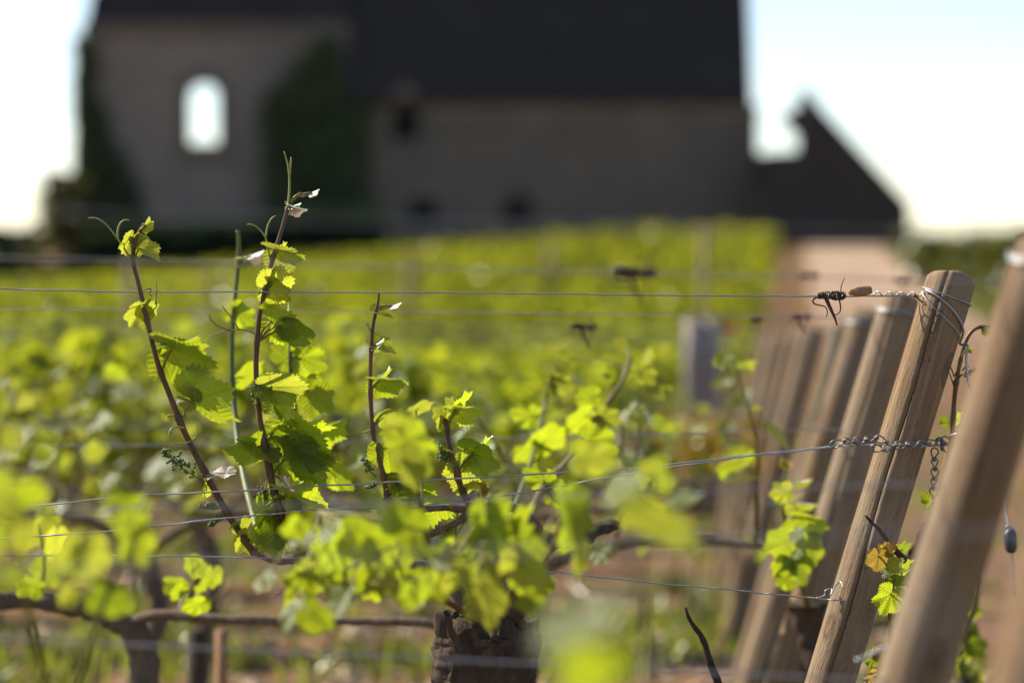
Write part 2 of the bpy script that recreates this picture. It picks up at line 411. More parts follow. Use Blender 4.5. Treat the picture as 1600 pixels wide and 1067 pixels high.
# left pavilion: hollow, arched openings in front and back walls
x0, x1 = BX(136), BX(548); zt = BZ(50)
bm = bmesh.new(); slab(bm, [(x0, GB), (x1, GB), (x1, zt), (x0, zt)], [arch(BX(295), BX(341), BZ(224), BZ(131), .45)], BD, BD+.7)
wall = badd('wall', bm, M['stone_pale'])
d2 = BD+9
bm = bmesh.new(); slab(bm, [(x0, GB), (x1, GB), (x1, zt), (x0, zt)], [arch(BX(262, d2), BX(374, d2), BZ(262, d2), BZ(92, d2), .7)], d2, d2+.7); badd('wall', bm, M['stone_pale'])
bm = bmesh.new(); box(bm, x0, x0+.7, BD+.702, d2-.002, GB, zt); badd('wall', bm, M['stone_pale'])
bm = bmesh.new(); box(bm, x1-.7, x1, BD+.702, d2-.002, GB, zt); badd('wall', bm, M['stone_pale'])
# window surround with keystones and sill
bm = bmesh.new(); slab(bm, arch(BX(278), BX(358), BZ(240), BZ(110), .75), [arch(BX(290), BX(346), BZ(229), BZ(126), .5)], BD-.07, BD-.003)
badd('window_surround', bm, M['stone'], smooth=False)
bm = bmesh.new(); box(bm, BX(270), BX(366), BD-.16, BD-.003, BZ(252), BZ(245)); badd('window_sill', bm, M['stone'])
# pavilion roof: steep hipped
def hip(xa, xb, ya, yb, z0, z1, run, over=.35):
    bm = bmesh.new()
    v = [bm.verts.new(c) for c in ((xa-over, ya-over, z0), (xb+over, ya-over, z0), (xb+over, yb+over, z0), (xa-over, yb+over, z0),
         (xa-over+run*.35, ya+run, z1), (xb+over-run*.35, ya+run, z1), (xb+over-run*.35, yb-run, z1), (xa-over+run*.35, yb-run, z1))]
    for q in ((0,3,2,1),(4,5,6,7),(0,1,5,4),(1,2,6,5),(2,3,7,6),(3,0,4,7)): bm.faces.new([v[i] for i in q])
    return bm
badd('roof', hip(x0+.35, x1-.2, BD, d2+.7, zt+.28, zt+9.5, 3.6, .3), M['slate'])
bm = bmesh.new(); box(bm, x0-.1, x1+.05, BD-.25, BD-.003, zt-.12, zt+.27); badd('cornice', bm, M['stone'])
# main wing
mx0, mx1 = BX(550), BX(1181); mz = BZ(165); md = BD-.6
holes = [arch(BX(622), BX(650), BZ(214), BZ(166), .2), [(BX(640), BZ(345)), (BX(684), BZ(345)), (BX(684), BZ(312)), (BX(640), BZ(312))], arch(BX(784), BX(832), BZ(352), BZ(306), .4)]
holes[0] = arch(BX(614), BX(656), BZ(222), BZ(168), .3)
bm = bmesh.new(); slab(bm, [(mx0, GB), (mx1, GB), (mx1, mz), (mx0, mz)], holes, md, md+.6); badd('wall', bm, M['stone'])
bm = bmesh.new(); box(bm, mx1-.6, mx1, md+.602, md+10, GB, mz); badd('wall', bm, M['stone'])
bm = bmesh.new(); box(bm, mx0, mx1, md+10.002, md+10.6, GB, mz); badd('wall', bm, M['stone'])
for hx0, hx1, hy0, hy1, nm, mt in ((612, 658, 224, 166, 'window', 'glass'), (638, 686, 347, 310, 'window', 'glass'), (782, 834, 360, 304, 'door', 'door')):
    bm = bmesh.new(); box(bm, BX(hx0), BX(hx1), md+.32, md+.36, BZ(hy0), BZ(hy1)); w = badd(nm, bm, M[mt])
    bm = bmesh.new(); cx = (BX(hx0)+BX(hx1))/2
    box(bm, cx-.04, cx+.04, md+.26, md+.318, BZ(hy0), BZ(hy1)); box(bm, BX(hx0), cx-.042, md+.26, md+.318, (BZ(hy0)+BZ(hy1))/2-.03, (BZ(hy0)+BZ(hy1))/2+.03)
    box(bm, cx+.042, BX(hx1), md+.26, md+.318, (BZ(hy0)+BZ(hy1))/2-.03, (BZ(hy0)+BZ(hy1))/2+.03)
    f = bmo('frame', bm, M['door'], w, None, False)
# pediment over the small window, cornice band, roof slopes
bm = bmesh.new(); slab(bm, [(BX(610), BZ(158)), (BX(662), BZ(158)), (BX(636), BZ(136))], [], md-.62, md-.3); badd('dormer_gable', bm, M['stone'])
bm = bmesh.new(); slab(bm, arch(BX(608), BX(662), BZ(227), BZ(163), .38), [arch(BX(613), BX(657), BZ(223), BZ(167), .31)], md-.06, md-.003); badd('window_surround', bm, M['cornice'])
bm = bmesh.new(); box(bm, BX(668), mx1+.02, md-.12, md-.003, BZ(185), BZ(166)); badd('cornice', bm, M['cornice'])
def slope(bm, xa, xb, pts, th=.18):
    """roof skin through (y, z) points, thickened downwards"""
    top = [[bm.verts.new((x, y, z)) for y, z in pts] for x in (xa, xb)]; bot = [[bm.verts.new((x, y+.03, z-th)) for y, z in pts] for x in (xa, xb)]
    n = len(pts)
    for i in range(n-1):
        bm.faces.new((top[0][i], top[1][i], top[1][i+1], top[0][i+1])); bm.faces.new((bot[0][i+1], bot[1][i+1], bot[1][i], bot[0][i]))
        for k in (0, 1):
            q = (top[k][i], top[k][i+1], bot[k][i+1], bot[k][i]); bm.faces.new(q if k else q[::-1])
    for i in (0, n-1): bm.faces.new((top[0][i], bot[0][i], bot[1][i], top[1][i]) if i == 0 else (top[1][i], bot[1][i], bot[0][i], top[0][i]))
rx0, rx1 = BX(549), BX(1170)
bm = bmesh.new(); slope(bm, rx0, rx1, [(md-.5, BZ(157)), (md+.3, BZ(66, md))]); badd('lower_roof', bm, M['slate'])
bm = bmesh.new(); slope(bm, rx0+.02, rx1-.04, [(md+.25, BZ(70, md)), (md+5.0, BZ(66)+10.5), (md+11.3, BZ(150))]); badd('roof', bm, M['slate'])
bm = bmesh.new(); slab(bm, [(md+.2, mz+.0), (md+10.6, mz), (md+5.1, BZ(66)+10.0), (md+.6, BZ(70))], [], 0, .4)
for v in bm.verts: v.co = Vector((mx1-.62+v.co.y, v.co.x, v.co.z))
badd('gable_wall', bm, M['stone'])
# annex
an = thing('stone_annex', 'low dark annex with a sloping gable right of the manor', 'building', (BX(1300), BD-3, gz(11, 85)))
ad = BD-3
prof = [(1186, 420), (1420, 420), (1420, 319), (1286, 174), (1265, 147), (1254, 138), (1249, 150), (1247, 236), (1186, 240)]
o2 = [(BX(a, ad), BZ(b, ad)) for a, b in prof]
def aadd(name, bm, mat): return badd(name, bm, mat, an)
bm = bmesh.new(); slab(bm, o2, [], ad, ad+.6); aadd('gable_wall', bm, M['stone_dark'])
bm = bmesh.new()
slab(bm, [(BX(1262, ad), BZ(160, ad)), (BX(1419, ad), BZ(325, ad)), (BX(1419, ad), BZ(330, ad)), (BX(1262, ad), BZ(166, ad))], [], ad+.602, ad+9); aadd('roof', bm, M['slate'])
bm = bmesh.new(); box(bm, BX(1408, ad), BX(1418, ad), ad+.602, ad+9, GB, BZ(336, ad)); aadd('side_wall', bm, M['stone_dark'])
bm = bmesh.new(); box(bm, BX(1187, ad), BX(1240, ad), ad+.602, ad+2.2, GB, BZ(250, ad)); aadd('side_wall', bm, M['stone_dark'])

# ------------------------------------------------------------------ loose foliage meshes (far things)
rng = np.random.default_rng(7)
def leaf_cloud(name, cen, size, mat, parent=None, kind=None, updir=0.3, sides=5):
    """many small leaf faces (bent pairs of triangles fans) at given centres"""
    n = len(cen); cen = np.asarray(cen, float); size = np.broadcast_to(np.asarray(size, float), (n,))
    nrm = rng.normal(size=(n, 3)); nrm[:, 2] += updir*2; nrm /= np.linalg.norm(nrm, axis=1)[:, None]
    a = np.cross(nrm, rng.normal(size=(n, 3))); a /= np.linalg.norm(a, axis=1)[:, None]; b = np.cross(nrm, a)
    k = sides+1
    V = np.empty((n, k, 3)); V[:, 0] = cen+nrm*size[:, None]*.12
    for i in range(sides):
        t = 2*math.pi*i/sides; rr = (.5+.12*rng.random(n))*size*(1.15 if i == 0 else 1)
        V[:, i+1] = cen+(a*math.cos(t)+b*math.sin(t))*rr[:, None]+nrm*(rng.normal(size=n)*.10*size)[:, None]
    tri = []
    for i in range(sides): tri += [0, 1+i, 1+(i+1) % sides]
    F = (np.arange(n)[:, None]*k+np.array(tri)[None]).ravel()
    me = bpy.data.meshes.new(name); me.vertices.add(n*k); me.vertices.foreach_set('co', V.ravel())
    nf = n*sides; me.loops.add(nf*3); me.loops.foreach_set('vertex_index', F.astype(np.int32))
    me.polygons.add(nf); me.polygons.foreach_set('loop_start', np.arange(nf, dtype=np.int32)*3)
    me.update(calc_edges=True); me.validate()
    return obj(name, me, parent, mat, kind)
def clumps(n, k, spread, box_lo, box_hi):
    c = rng.uniform(box_lo, box_hi, (k, 3)); i = rng.integers(0, k, n)
    return c[i]+rng.normal(size=(n, 3))*spread
# ivy on the walls
def ivy(label, px0, px1, py0, py1, n, prof, yb):
    pts = []
    while len(pts) < n:
        px, py = rng.uniform(px0, px1), rng.uniform(py0, py1)
        if prof(px, py)*(1+.9*noise.noise((px*.03, py*.03, 3))) > .15+rng.random()*.6: pts.append((BX(px), yb-abs(rng.normal())*.22-.05, BZ(py)))
    pts = np.array(pts); base = Vector((float(pts[:, 0].mean()), yb, GB))
    o = leaf_cloud('ivy', pts-np.array(base), rng.uniform(.14, .3, n), M['ivy']); o.location = base
    tag(o, label, 'ivy', 'ivy climbing the manor walls')
ivy('dark ivy climbing the left corner of the manor up beside the open arched window', 120, 245, 60, 390, 6500,
    lambda x, y: sstep(0, 1, (250-(x+max(0, 330-y)*.42))/60) if y > 120 else .6*sstep(0, 1, (165-x)/30), BD)
ivy('dark ivy covering the wall between the open arched window and the slate-roofed wing', 395, 585, 62, 390, 9500,
    lambda x, y: sstep(0, 1, (x-(395 if y > 160 else 395+(160-y)*.9))/60)*sstep(0, 1, ((590 if y > 150 else 545)-x)/30), BD-.62)
# hedge in front of the manor
n = 5200; hx = rng.uniform(BX(100, 83), BX(600, 83), n); hy = rng.uniform(82.5, 84.2, n)
top = np.array([2.1+.55*noise.noise((float(a)*.5, 0, 0)) for a in hx])
hz = rng.random(n)**.7*top; hz = hz+np.array([gz(float(a), 83) for a in hx])
hb = Vector((BX(350, 83), 83.3, gz(BX(350, 83), 83)))
o = leaf_cloud('hedge', np.stack([hx, hy, hz], 1)-np.array(hb), rng.uniform(.15, .32, n), M['hedge']); o.location = hb
tag(o, 'dark clipped hedge along the foot of the manor wall', 'hedge')
n = 1500; hx = rng.uniform(BX(-220, 86), BX(125, 86), n); hz = np.array([gz(float(a), 86) for a in hx])+rng.random(n)*(1.25+.4*np.sin(hx*1.3))
hb = Vector((BX(-40, 86), 86, gz(BX(-40, 86), 86)))
o = leaf_cloud('hedge', np.stack([hx, 86+rng.normal(size=n)*.4, hz], 1)-np.array(hb), rng.uniform(.2, .4, n), M['hedge']); o.location = hb
tag(o, 'low far hedge left of the small tree at the left edge of the vineyard', 'hedge')
def small_tree(name, label, cat, px, pytop, w, d, n, mat, trunk=True, group=None, leaf=(.12, .28)):
    x = BX(px, d); z0 = gz(x, d); ht = P(px, pytop, d).z-z0
    root = thing(name, label, cat, (x, d, z0-.03), group)
    if trunk:
        bm = bmesh.new(); tube(bm, smooth_pts([(0, 0, -.1), (.05, 0, ht*.3), (-.05, .05, ht*.6), (0, 0, ht*.85)], 4), lambda t: .10*(1-t*.8), 8)
        for k in range(9):
            a = k*2.4; h = ht*(.3+.06*k); q = Vector((math.cos(a), math.sin(a), .8))*w*.42
            tube(bm, smooth_pts([(0, 0, h), (q.x*.5, q.y*.5, h+q.z*.35), (q.x, q.y, h+q.z*.8)], 3), lambda t: .04*(1-t*.8), 6)
        bmo('trunk', bm, M['treebark'], root)
    c = []
    cl = [(rng.normal()*w*.27, rng.normal()*w*.27, ht*rng.uniform(.3 if trunk else .15, .92)) for _ in range(14)]
    for _ in range(n):
        q = cl[rng.integers(0, 14)]; c.append((q[0]+rng.normal()*w*.13, q[1]+rng.normal()*w*.13, max(.05, min(ht, q[2]+rng.normal()*ht*.09))))
    leaf_cloud('crown', c, rng.uniform(*leaf, n), mat, root, 'stuff')
small_tree('small_tree', 'small olive brown tree at the left end of the hedge against the white sky', 'tree', 92, 272, 1.35, 80, 1100, M['treeleaf'])
for i, (px, pt, w, d, lab) in enumerate(((1475, 372, 1.0, 62, 'small dark bush right of the annex against the white sky'), (1530, 368, 1.5, 58, 'middle olive bush beside the track behind the tallest post tops'),
        (1590, 362, 2.2, 56, 'large olive bush at the right edge behind the nearest leaning post'), (1650, 358, 2.4, 55, 'olive bush beyond the right edge of the track verge'))):
    small_tree('bush', lab, 'bush', px, pt, w, d, 1400, M['olive'], False, 'bushes along the far track verge')
for i, (px, pt, w, d, lab) in enumerate(((-20, 358, 12, 330, 'far tree on the left horizon at the edge of the picture'), (25, 366, 9, 330, 'far tree on the left horizon, second from the edge'),
        (1560, 378, 16, 420, 'far tree on the right horizon between the bushes'), (1640, 374, 16, 420, 'far tree on the right horizon beyond the last bush'))):
    small_tree('far_tree', lab, 'tree', px, pt, w, d, 700, M['hedge'], True, 'trees on the horizon', leaf=(.8, 1.8))

# ------------------------------------------------------------------ vine leaves
def outline_r(a):
    """leaf radius for angle a (degrees from the midrib)"""
    ct = [(0, 1.0), (24, .80), (48, .90), (76, .68), (104, .74), (136, .60), (160, .46), (176, .16), (180, .07)]
    a = abs(a)
    for (a0, r0), (a1, r1) in zip(ct, ct[1:]):
        if a <= a1:
            t = (a-a0)/(a1-a0); t = t*t*(3-2*t); return r0+(r1-r0)*t
    return .07
def leaf_mesh(name, seed, fold=.25, droop=.25, cup=.0, wave=.07, curl=0.0, width=1.0, nt=37, rings=(.22, .45, .68, .86, 1.0)):
    rd = random.Random(seed); bm = bmesh.new(); uvl = bm.loops.layers.uv.new('UVMap')
    ph = [rd.uniform(0, 6.28) for _ in range(4)]; na = nt*2
    def place(x, y):
        r = math.hypot(x, y); a = math.atan2(x, y)
        z = fold*abs(x)-droop*max(0, y)**2*.8-droop*.5*abs(x)**2+cup*r*r
        z += wave*r*r*(math.sin(3*a+ph[0])+.7*math.sin(5*a+ph[1])+.5*math.sin(8*a+ph[2]))
        z += .018*r*math.sin(14*r*2+ph[3]+a*3)
        X, Y, Z = x*width, y, z
        if curl:
            t = curl*max(0, Y); Y, Z = (math.sin(t)/curl if t > 1e-4 else Y), Z-(1-math.cos(t))/curl
        return Vector((X, Y, Z))
    c = bm.verts.new(place(0, 0)); uvs = {c: (0, 0)}; rr = []
    amp = [rd.uniform(.6, 1.3) for _ in range(nt)]; asym = rd.uniform(-.06, .06)
    for f in rings:
        ring = []
        for i in range(na):
            ang = -180+360*(i+.0)/na
            r = outline_r(ang)*(1+asym*math.sin(R(ang)))
            if i % 2: r *= 1-.095*amp[i//2]*f**6
            if f < 1: r = r*f if f > .5 else f*(r*.6+.3)*1.0
            x, y = r*math.sin(R(ang)), r*math.cos(R(ang))
            v = bm.verts.new(place(x, y)); uvs[v] = (x, y); ring.append(v)
        rr.append(ring)
    for i in range(na-1): bm.faces.new((c, rr[0][i+1], rr[0][i]))
    for A, B in zip(rr, rr[1:]):
        for i in range(na-1): bm.faces.new((A[i], A[i+1], B[i+1], B[i]))
    for f in bm.faces:
        for l in f.loops: l[uvl].uv = uvs[l.vert]
    me = bpy.data.meshes.new(name); bm.normal_update(); bm.to_mesh(me); bm.free()
    me.polygons.foreach_set('use_smooth', [True]*len(me.polygons)); return me
LV = {}
SPEC = dict(flat=dict(fold=.10, droop=.15, wave=.06), fold=dict(fold=.55, droop=.25, wave=.06), cup=dict(fold=.1, droop=-.1, cup=.25, wave=.07),
            droop=dict(fold=.2, droop=.6, wave=.08), wavy=dict(fold=.2, droop=.2, wave=.13), curl=dict(fold=.25, droop=.1, curl=1.3, wave=.07),
            young=dict(fold=.8, droop=.2, wave=.04, width=.75, nt=21, rings=(.5, .8, 1.0)), bent=dict(fold=-.45, droop=.15, wave=.08))
LEAFMATS = ('leaf', 'leaf_young', 'leaf_dark', 'leaf_bronze', 'leaf_pink', 'yellowleaf')
for i, (k, sp) in enumerate(SPEC.items()):
    base = leaf_mesh('leaf_'+k, i+3, **sp)
    for mt in LEAFMATS:
        me = base.copy(); me.materials.append(M[mt]); LV[k, mt] = me
LOW = [leaf_mesh('leaf_low', 40+i, fold=(.2, .45, -.3, .15)[i], droop=.3, wave=.1, nt=9, rings=(.55, 1.0)) for i in range(4)]

def leaf_matrix(b, t, roll, w=1.0, sunny=False):
    y = t-b; L = y.length; y = y/L
    if sunny:                                     # a blade lying so that its gloss mirrors the sun
        z = (sdir+(CAMP-b).normalized()).normalized(); y = (y-z*y.dot(z)).normalized(); x = y.cross(z)
        return Matrix(((x.x*L*w, y.x*L, z.x*L, b.x), (x.y*L*w, y.y*L, z.y*L, b.y), (x.z*L*w, y.z*L, z.z*L, b.z), (0, 0, 0, 1)))
    v = (CAMP-b).normalized(); z = (v-y*v.dot(y)); z = z.normalized() if z.length > 1e-4 else y.orthogonal().normalized()
    if abs(roll) < 56:                            # young blades hang so that the light comes through them
        roll = min((roll, -roll, roll+27, roll-27), key=lambda a: (Matrix.Rotation(R(a), 3, y) @ z).dot(sdir))
    z = Matrix.Rotation(R(roll), 3, y) @ z; x = y.cross(z)
    return Matrix(((x.x*L*w, y.x*L, z.x*L, b.x), (x.y*L*w, y.y*L, z.y*L, b.y), (x.z*L*w, y.z*L, z.z*L, b.z), (0, 0, 0, 1)))

class Vine:
    """a grapevine: Empty > trunk, cane, shoot (> leaf, tendril, flower_cluster)"""
    def __init__(s, label, loc, group=None):
        s.root = thing('grapevine', label, 'grapevine', loc, group); s.inv = Matrix.Translation(-Vector(loc))
    def part(s, name, bm, mat): return bmo(name, bm, mat, s.root, None, True, s.inv)
    def shoot(s, pts, r0, r1, mat, leaves=(), tendrils=(), clusters=(), d=3.2, n=6):
        for lf in leaves:
            if 2.5 <= lf.get('d', d) < 2.86: lf['d'] = lf.get('d', d)-.17; lf.setdefault('sc', .70)
        w = [P(p[0], p[1], p[2] if len(p) > 2 else d) if not isinstance(p, Vector) else p for p in pts]
        cl = smooth_pts(w, n); bm = bmesh.new(); L = len(cl)
        nodes = []
        for lf in leaves:
            if lf.get('at'): nodes.append(min(range(L), key=lambda i: (cl[i]-P(lf['at'][0], lf['at'][1], lf.get('ad', lf.get('d', d)))).length)/max(1, L-1))
        def rad(t):
            return (r0+(r1-r0)*t)*(1+max([.32*math.exp(-((t-q)*L/.8)**2) for q in nodes]+[0]))
        tube(bm, cl, rad, 9)
        for lf in leaves:
            if lf.get('at'):
                dl = lf.get('d', d); a = P(lf['at'][0], lf['at'][1], lf.get('ad', dl)); b = P(*lf['b'], dl)
                a = min(cl, key=lambda q: (q-a).length) 
                mid = a.lerp(b, .5)+Vector((0, 0, min(.004, .12*(a-b).length)))
                rp = lf.get('pr', .0013)
                tube(bm, smooth_pts([a, mid, b+(b-mid)*.08], 4), lambda t: rp*(1.25-.4*t), 6, 1)
        sh = bmo('shoot', bm, [mat, M['petiole']], s.root, None, True, s.inv)
        for lf in leaves: s.leaf(sh, lf, d)
        for t in tendrils:
            bm = bmesh.new()
            for br in t['paths']:
                tp = smooth_pts([P(p[0], p[1], p[2] if len(p) > 2 else t.get('d', d)) for p in br], 7)
                r = t.get('r', .0011); tube(bm, tp, lambda q: r*(1-.55*q), 6)
            bmo('tendril', bm, t.get('m', M['tendril']), sh)
        for c in clusters: s.cluster(sh, c, d)
        return sh
    def leaf(s, sh, lf, d=3.2):
        dl = lf.get('d', d); b = P(*lf['b'], dl); t = P(*lf['t'], dl+lf.get('dd', 0))
        o = bpy.data.objects.new('leaf', LV[lf.get('k', 'wavy'), lf.get('m', 'leaf')]); C.objects.link(o); o.parent = sh
        sc = lf.get('sc', ((.82 if lf.get('m') == 'leaf_dark' else .88) if dl < 3.7 else .74) if dl > 2.95 else .78); t = b+(t-b)*sc
        o.matrix_basis = leaf_matrix(b, t, lf.get('r', 0), lf.get('w', 1.0)*.84, lf.get('g', False)); return o
    def cluster(s, sh, c, d):
        a, b = P(*c['a'], c.get('d', d)), P(*c['b'], c.get('d', d)); rd = random.Random(int(c['a'][0]*7+c['a'][1])); bm = bmesh.new()
        ax = smooth_pts([a, a.lerp(b, .5)+Vector((0, 0, -.004)), b], 6); tube(bm, ax, .0009, 6, 0)
        L = (b-a).length
        for i in range(c.get('n', 46)):
            t = rd.uniform(.30, 1); q = a.lerp(b, t); wr = L*.17*(1.15-.7*abs(t-.45))*(.4 if t > .9 else 1)
            q = q+Vector((rd.gauss(0, 1), rd.gauss(0, 1), rd.gauss(0, 1)))*wr*.40
            mt = Matrix.Translation(q) @ Matrix.Scale(rd.uniform(.8, 1.15), 4)
            bmesh.ops.create_icosphere(bm, subdivisions=1, radius=.0023, matrix=mt)
        return bmo('flower_cluster', bm, M['bud'], sh)
def LF(at, b, t, r=0, k='wavy', m='leaf', **kw): return dict(at=at, b=b, t=t, r=r, k=k, m=m, **kw)

# ------------------------------------------------------------------ posts
random.seed(5)
def post_mesh(h, r, seed, crack=True, seg=36):
    rd = random.Random(seed); bm = bmesh.new(); rows = []
    N = 26; zs = [-.25]+[h*i/N for i in range(N)]+[h-.004, h]
    ph = rd.uniform(0, 6)
    for z in zs:
        bev = .004 if z >= h-.001 else (.0008 if z >= h-.005 else 0)
        ca = R(-104)+.15*math.sin(z*4+ph)+.05*math.sin(z*23+ph)
        ring = []
        for i in range(seg+2):
            if i == 0: a, dep = ca, .013 if crack else 0
            elif i == 1: a, dep = ca+.035, 0
            elif i == seg+1: a, dep = ca-.035, 0
            else: a, dep = ca+.035+(2*math.pi-.07)*(i-1)/seg, 0
            rr = r*(1+.03*math.sin(z*5+ph)+.025*noise.noise((math.cos(a)*1.3+seed, math.sin(a)*1.3, z*4)))-bev-dep*(.55+.45*math.sin(z*9+ph))
            ring.append(bm.verts.new((rr*math.cos(a), rr*math.sin(a), z+(.010*math.cos(a+ph)+.004*noise.noise((a, seed, 0)) if z > h-.01 else 0))))
        rows.append(ring)
    n = seg+2
    for A, B in zip(rows, rows[1:]):
        for i in range(n): bm.faces.new((A[i], A[(i+1) % n], B[(i+1) % n], B[i]))
    bm.faces.new(rows[-1])
    me = bpy.data.meshes.new('end_post'); bm.normal_update(); bm.to_mesh(me); bm.free()
    me.polygons.foreach_set('use_smooth', [True]*len(me.polygons)); me.materials.append(M['post'])
    return me
def post(label, toppx, toppy, d, lean, r, seed, h=None, dy=0):
    top = P(toppx, toppy, d)
    h = h or (top.z-gz(top.x, top.y))/math.cos(R(lean))
    ax = Vector((math.sin(R(lean)), dy, math.cos(R(lean)))).normalized()
    o = bpy.data.objects.new('end_post', post_mesh(h, r, seed)); C.objects.link(o)
    yv = (Vector((0, 1, 0))-ax*ax.y).normalized(); xv = yv.cross(ax)
    o.rotation_euler = Matrix((xv, yv, ax)).transposed().to_euler(); o.location = top-ax*h
    return tag(o, label, 'post', 'leaning end posts of the vine rows')
ROW = {1.6: 'the nearest blurred row', 2.25: 'the blurred row just before the sharp vine', 3.2: 'the row of the sharp vine', 4.2: 'the first row behind the sharp vine',
       5.2: 'the second row behind the sharp vine', 6.2: 'the third row behind the sharp vine', 7.2: 'the fourth row behind the sharp vine', 8.2: 'the fifth row behind the sharp vine',
       9.2: 'the sixth row behind the sharp vine', 10.2: 'the seventh row behind the sharp vine', 11.2: 'the eighth row behind the sharp vine'}
post('very blurred nearest leaning post cut off by the bottom right corner', 1850, 283, 1.62, 15.5, .033, 1)
near_post = post('big blurred leaning post at the right edge, wider than the sharp one', 1646, 372, 2.25, 17.2, .0325, 2)
focus_post = post('sharp leaning post with a long dark crack and wire wound round its top', 1487, 436, 3.2, 16.4, .0328, 3)
post('blurred leaning post directly left of the sharp cracked post', 1408, 466, 4.2, 16.5, .034, 4)
post('second blurred leaning post left of the sharp one, dark reddish with pale top', 1356, 487, 5.2, 16.8, .0355, 6)
post('third post left of the sharp one, almost hidden behind the green stake', 1322, 510, 6.2, 16, .030, 7)
post('fourth post left of the sharp one, grey with a brown shaded side', 1272, 517, 7.2, 14.8, .036, 8)
post('fifth blurred post left of the sharp one, beside the grey brown post', 1250, 524, 8.2, 14, .034, 9)
post('sixth blurred post left of the sharp one, thin and faint', 1227, 528, 9.2, 13, .036, 10)
post('seventh and faintest post, at the left end of the receding posts', 1208, 530, 10.4, 12, .034, 11)
post('eighth post back, merging with the faint ones at the far end', 1196, 533, 11.6, 12, .034, 12)
bm = bmesh.new()
tube(bm, [P(1306, 512, 6.0), P(1288, 600, 6.0), P(1250, 745, 5.95), P(1175, 1010, 5.9)], .005, 8)
tag(bmo('metal_stake', bm, M['greenmetal']), 'thin dark green leaning metal stake between the blurred posts', 'stake')
# nail, chip
nd_ = bmesh.new(); a, b = P(1429, 462, 3.163), P(1442, 473, 3.18)
tube(nd_, [a, b], .0011, 8); tube(nd_, [a-(b-a)*.06, a+(b-a)*.06], .0024, 8)
n_ = bmo('nail', nd_, M['rust']); n_.parent = focus_post; n_.matrix_parent_inverse = Matrix.LocRotScale(focus_post.location, focus_post.rotation_euler, None).inverted()

# ------------------------------------------------------------------ trellis wires
GW = 'galvanised trellis wires'
def wire(label, pts, r=.0011, mat='wire', seg=6, n=8, extra=()):
    bm = bmesh.new(); tube(bm, smooth_pts(pts, n), r, seg)
    for e in extra: tube(bm, smooth_pts(e[0], 7), e[1], 6)
    return tag(bmo('trellis_wire', bm, M[mat]), label, 'wire', GW)
def wig(pts, d, amp=1.0, seed=0):
    rd = random.Random(seed); out = []
    for (a, b) in zip(pts, pts[1:]):
        for i in range(6): t = i/6; out.append(P(a[0]+(b[0]-a[0])*t, a[1]+(b[1]-a[1])*t+rd.uniform(-amp, amp), d+rd.uniform(-.004, .004)))
    out.append(P(pts[-1][0], pts[-1][1], d)); return out
# helper: loops of wire around the leaning focus post
fq = focus_post.rotation_euler.to_matrix()
def fpost(px, py, off, d=3.2):
    """point on the post skin: nearest axis point to (px,py) plus radius at angle off (deg, 0 = right, -90 = towards camera)"""
    q = P(px, py, d)-focus_post.location; s_ = q.dot(fq @ Vector((0, 0, 1)))
    return focus_post.location+fq @ Vector((.0352*math.cos(R(off)), .0352*math.sin(R(off)), s_))
ax_ = lambda py: 1487-(py-436)*.293
loop1 = [fpost(ax_(462+i*1.0), 460+i*.5, 185+i*15) for i in range(0, 19)]
loop2 = [fpost(ax_(470), 466+i*5.2, 190+i*13) for i in range(0, 13)]
coil = []
for i in range(37):
    t = i/36; a = t*2*math.pi*4.5
    coil.append(P(1362+t*82, 459+3.4*math.cos(a)+t*1.5, 3.2-.012*t)+Vector((0, .003*math.sin(a), 0)))
diag = [fpost(ax_(468), 463, 205), fpost(ax_(470), 466, 235), fpost(ax_(480), 476, 270), fpost(ax_(492), 492, 305), fpost(ax_(505), 508, 338), fpost(ax_(520), 526, 358), P(1512, 540, 3.19), P(1510, 556, 3.19), P(1512, 590, 3.19), P(1519, 612, 3.19)]
wire('sharp top wire running across the picture to the post with the crack', wig([(-260, 447), (0, 451), (160, 456), (700, 457), (1100, 462), (1330, 463), (1446, 461)], 3.2, .6, 2), .00105,
     extra=((loop1, .0010), (coil, .0009), (loop2, .0009), (diag, .0017)))
wire('sharp upper strand of the middle wire pair sagging towards the left', wig([(1468, 697), (1385, 694), (1300, 697), (1180, 710), (1000, 731), (700, 748), (420, 764), (210, 774), (0, 797), (-260, 830)], 3.17, .8, 3), .0011)
wire('sharp lower strand of the middle wire pair sagging deepest at the left', wig([(1300, 699), (1180, 711), (1000, 737), (840, 765), (700, 789), (480, 797), (330, 812), (180, 829), (0, 842), (-260, 870)], 3.14, .8, 4), .0011)
tie = [P(1275, 934, 3.2), P(1288, 930, 3.2), P(1290, 922, 3.2), P(1300, 920, 3.2), P(1298, 930, 3.19), P(1306, 914, 3.19), P(1313, 908, 3.18), P(1318, 918, 3.17)]
wire('sharp low wire from the vine head to the foot of the cracked post', wig([(-260, 862), (170, 868), (500, 872), (700, 878), (890, 896), (1060, 914), (1190, 926), (1275, 935), (1325, 939)], 3.19, .8, 5), .0010, extra=((tie, .0010),))
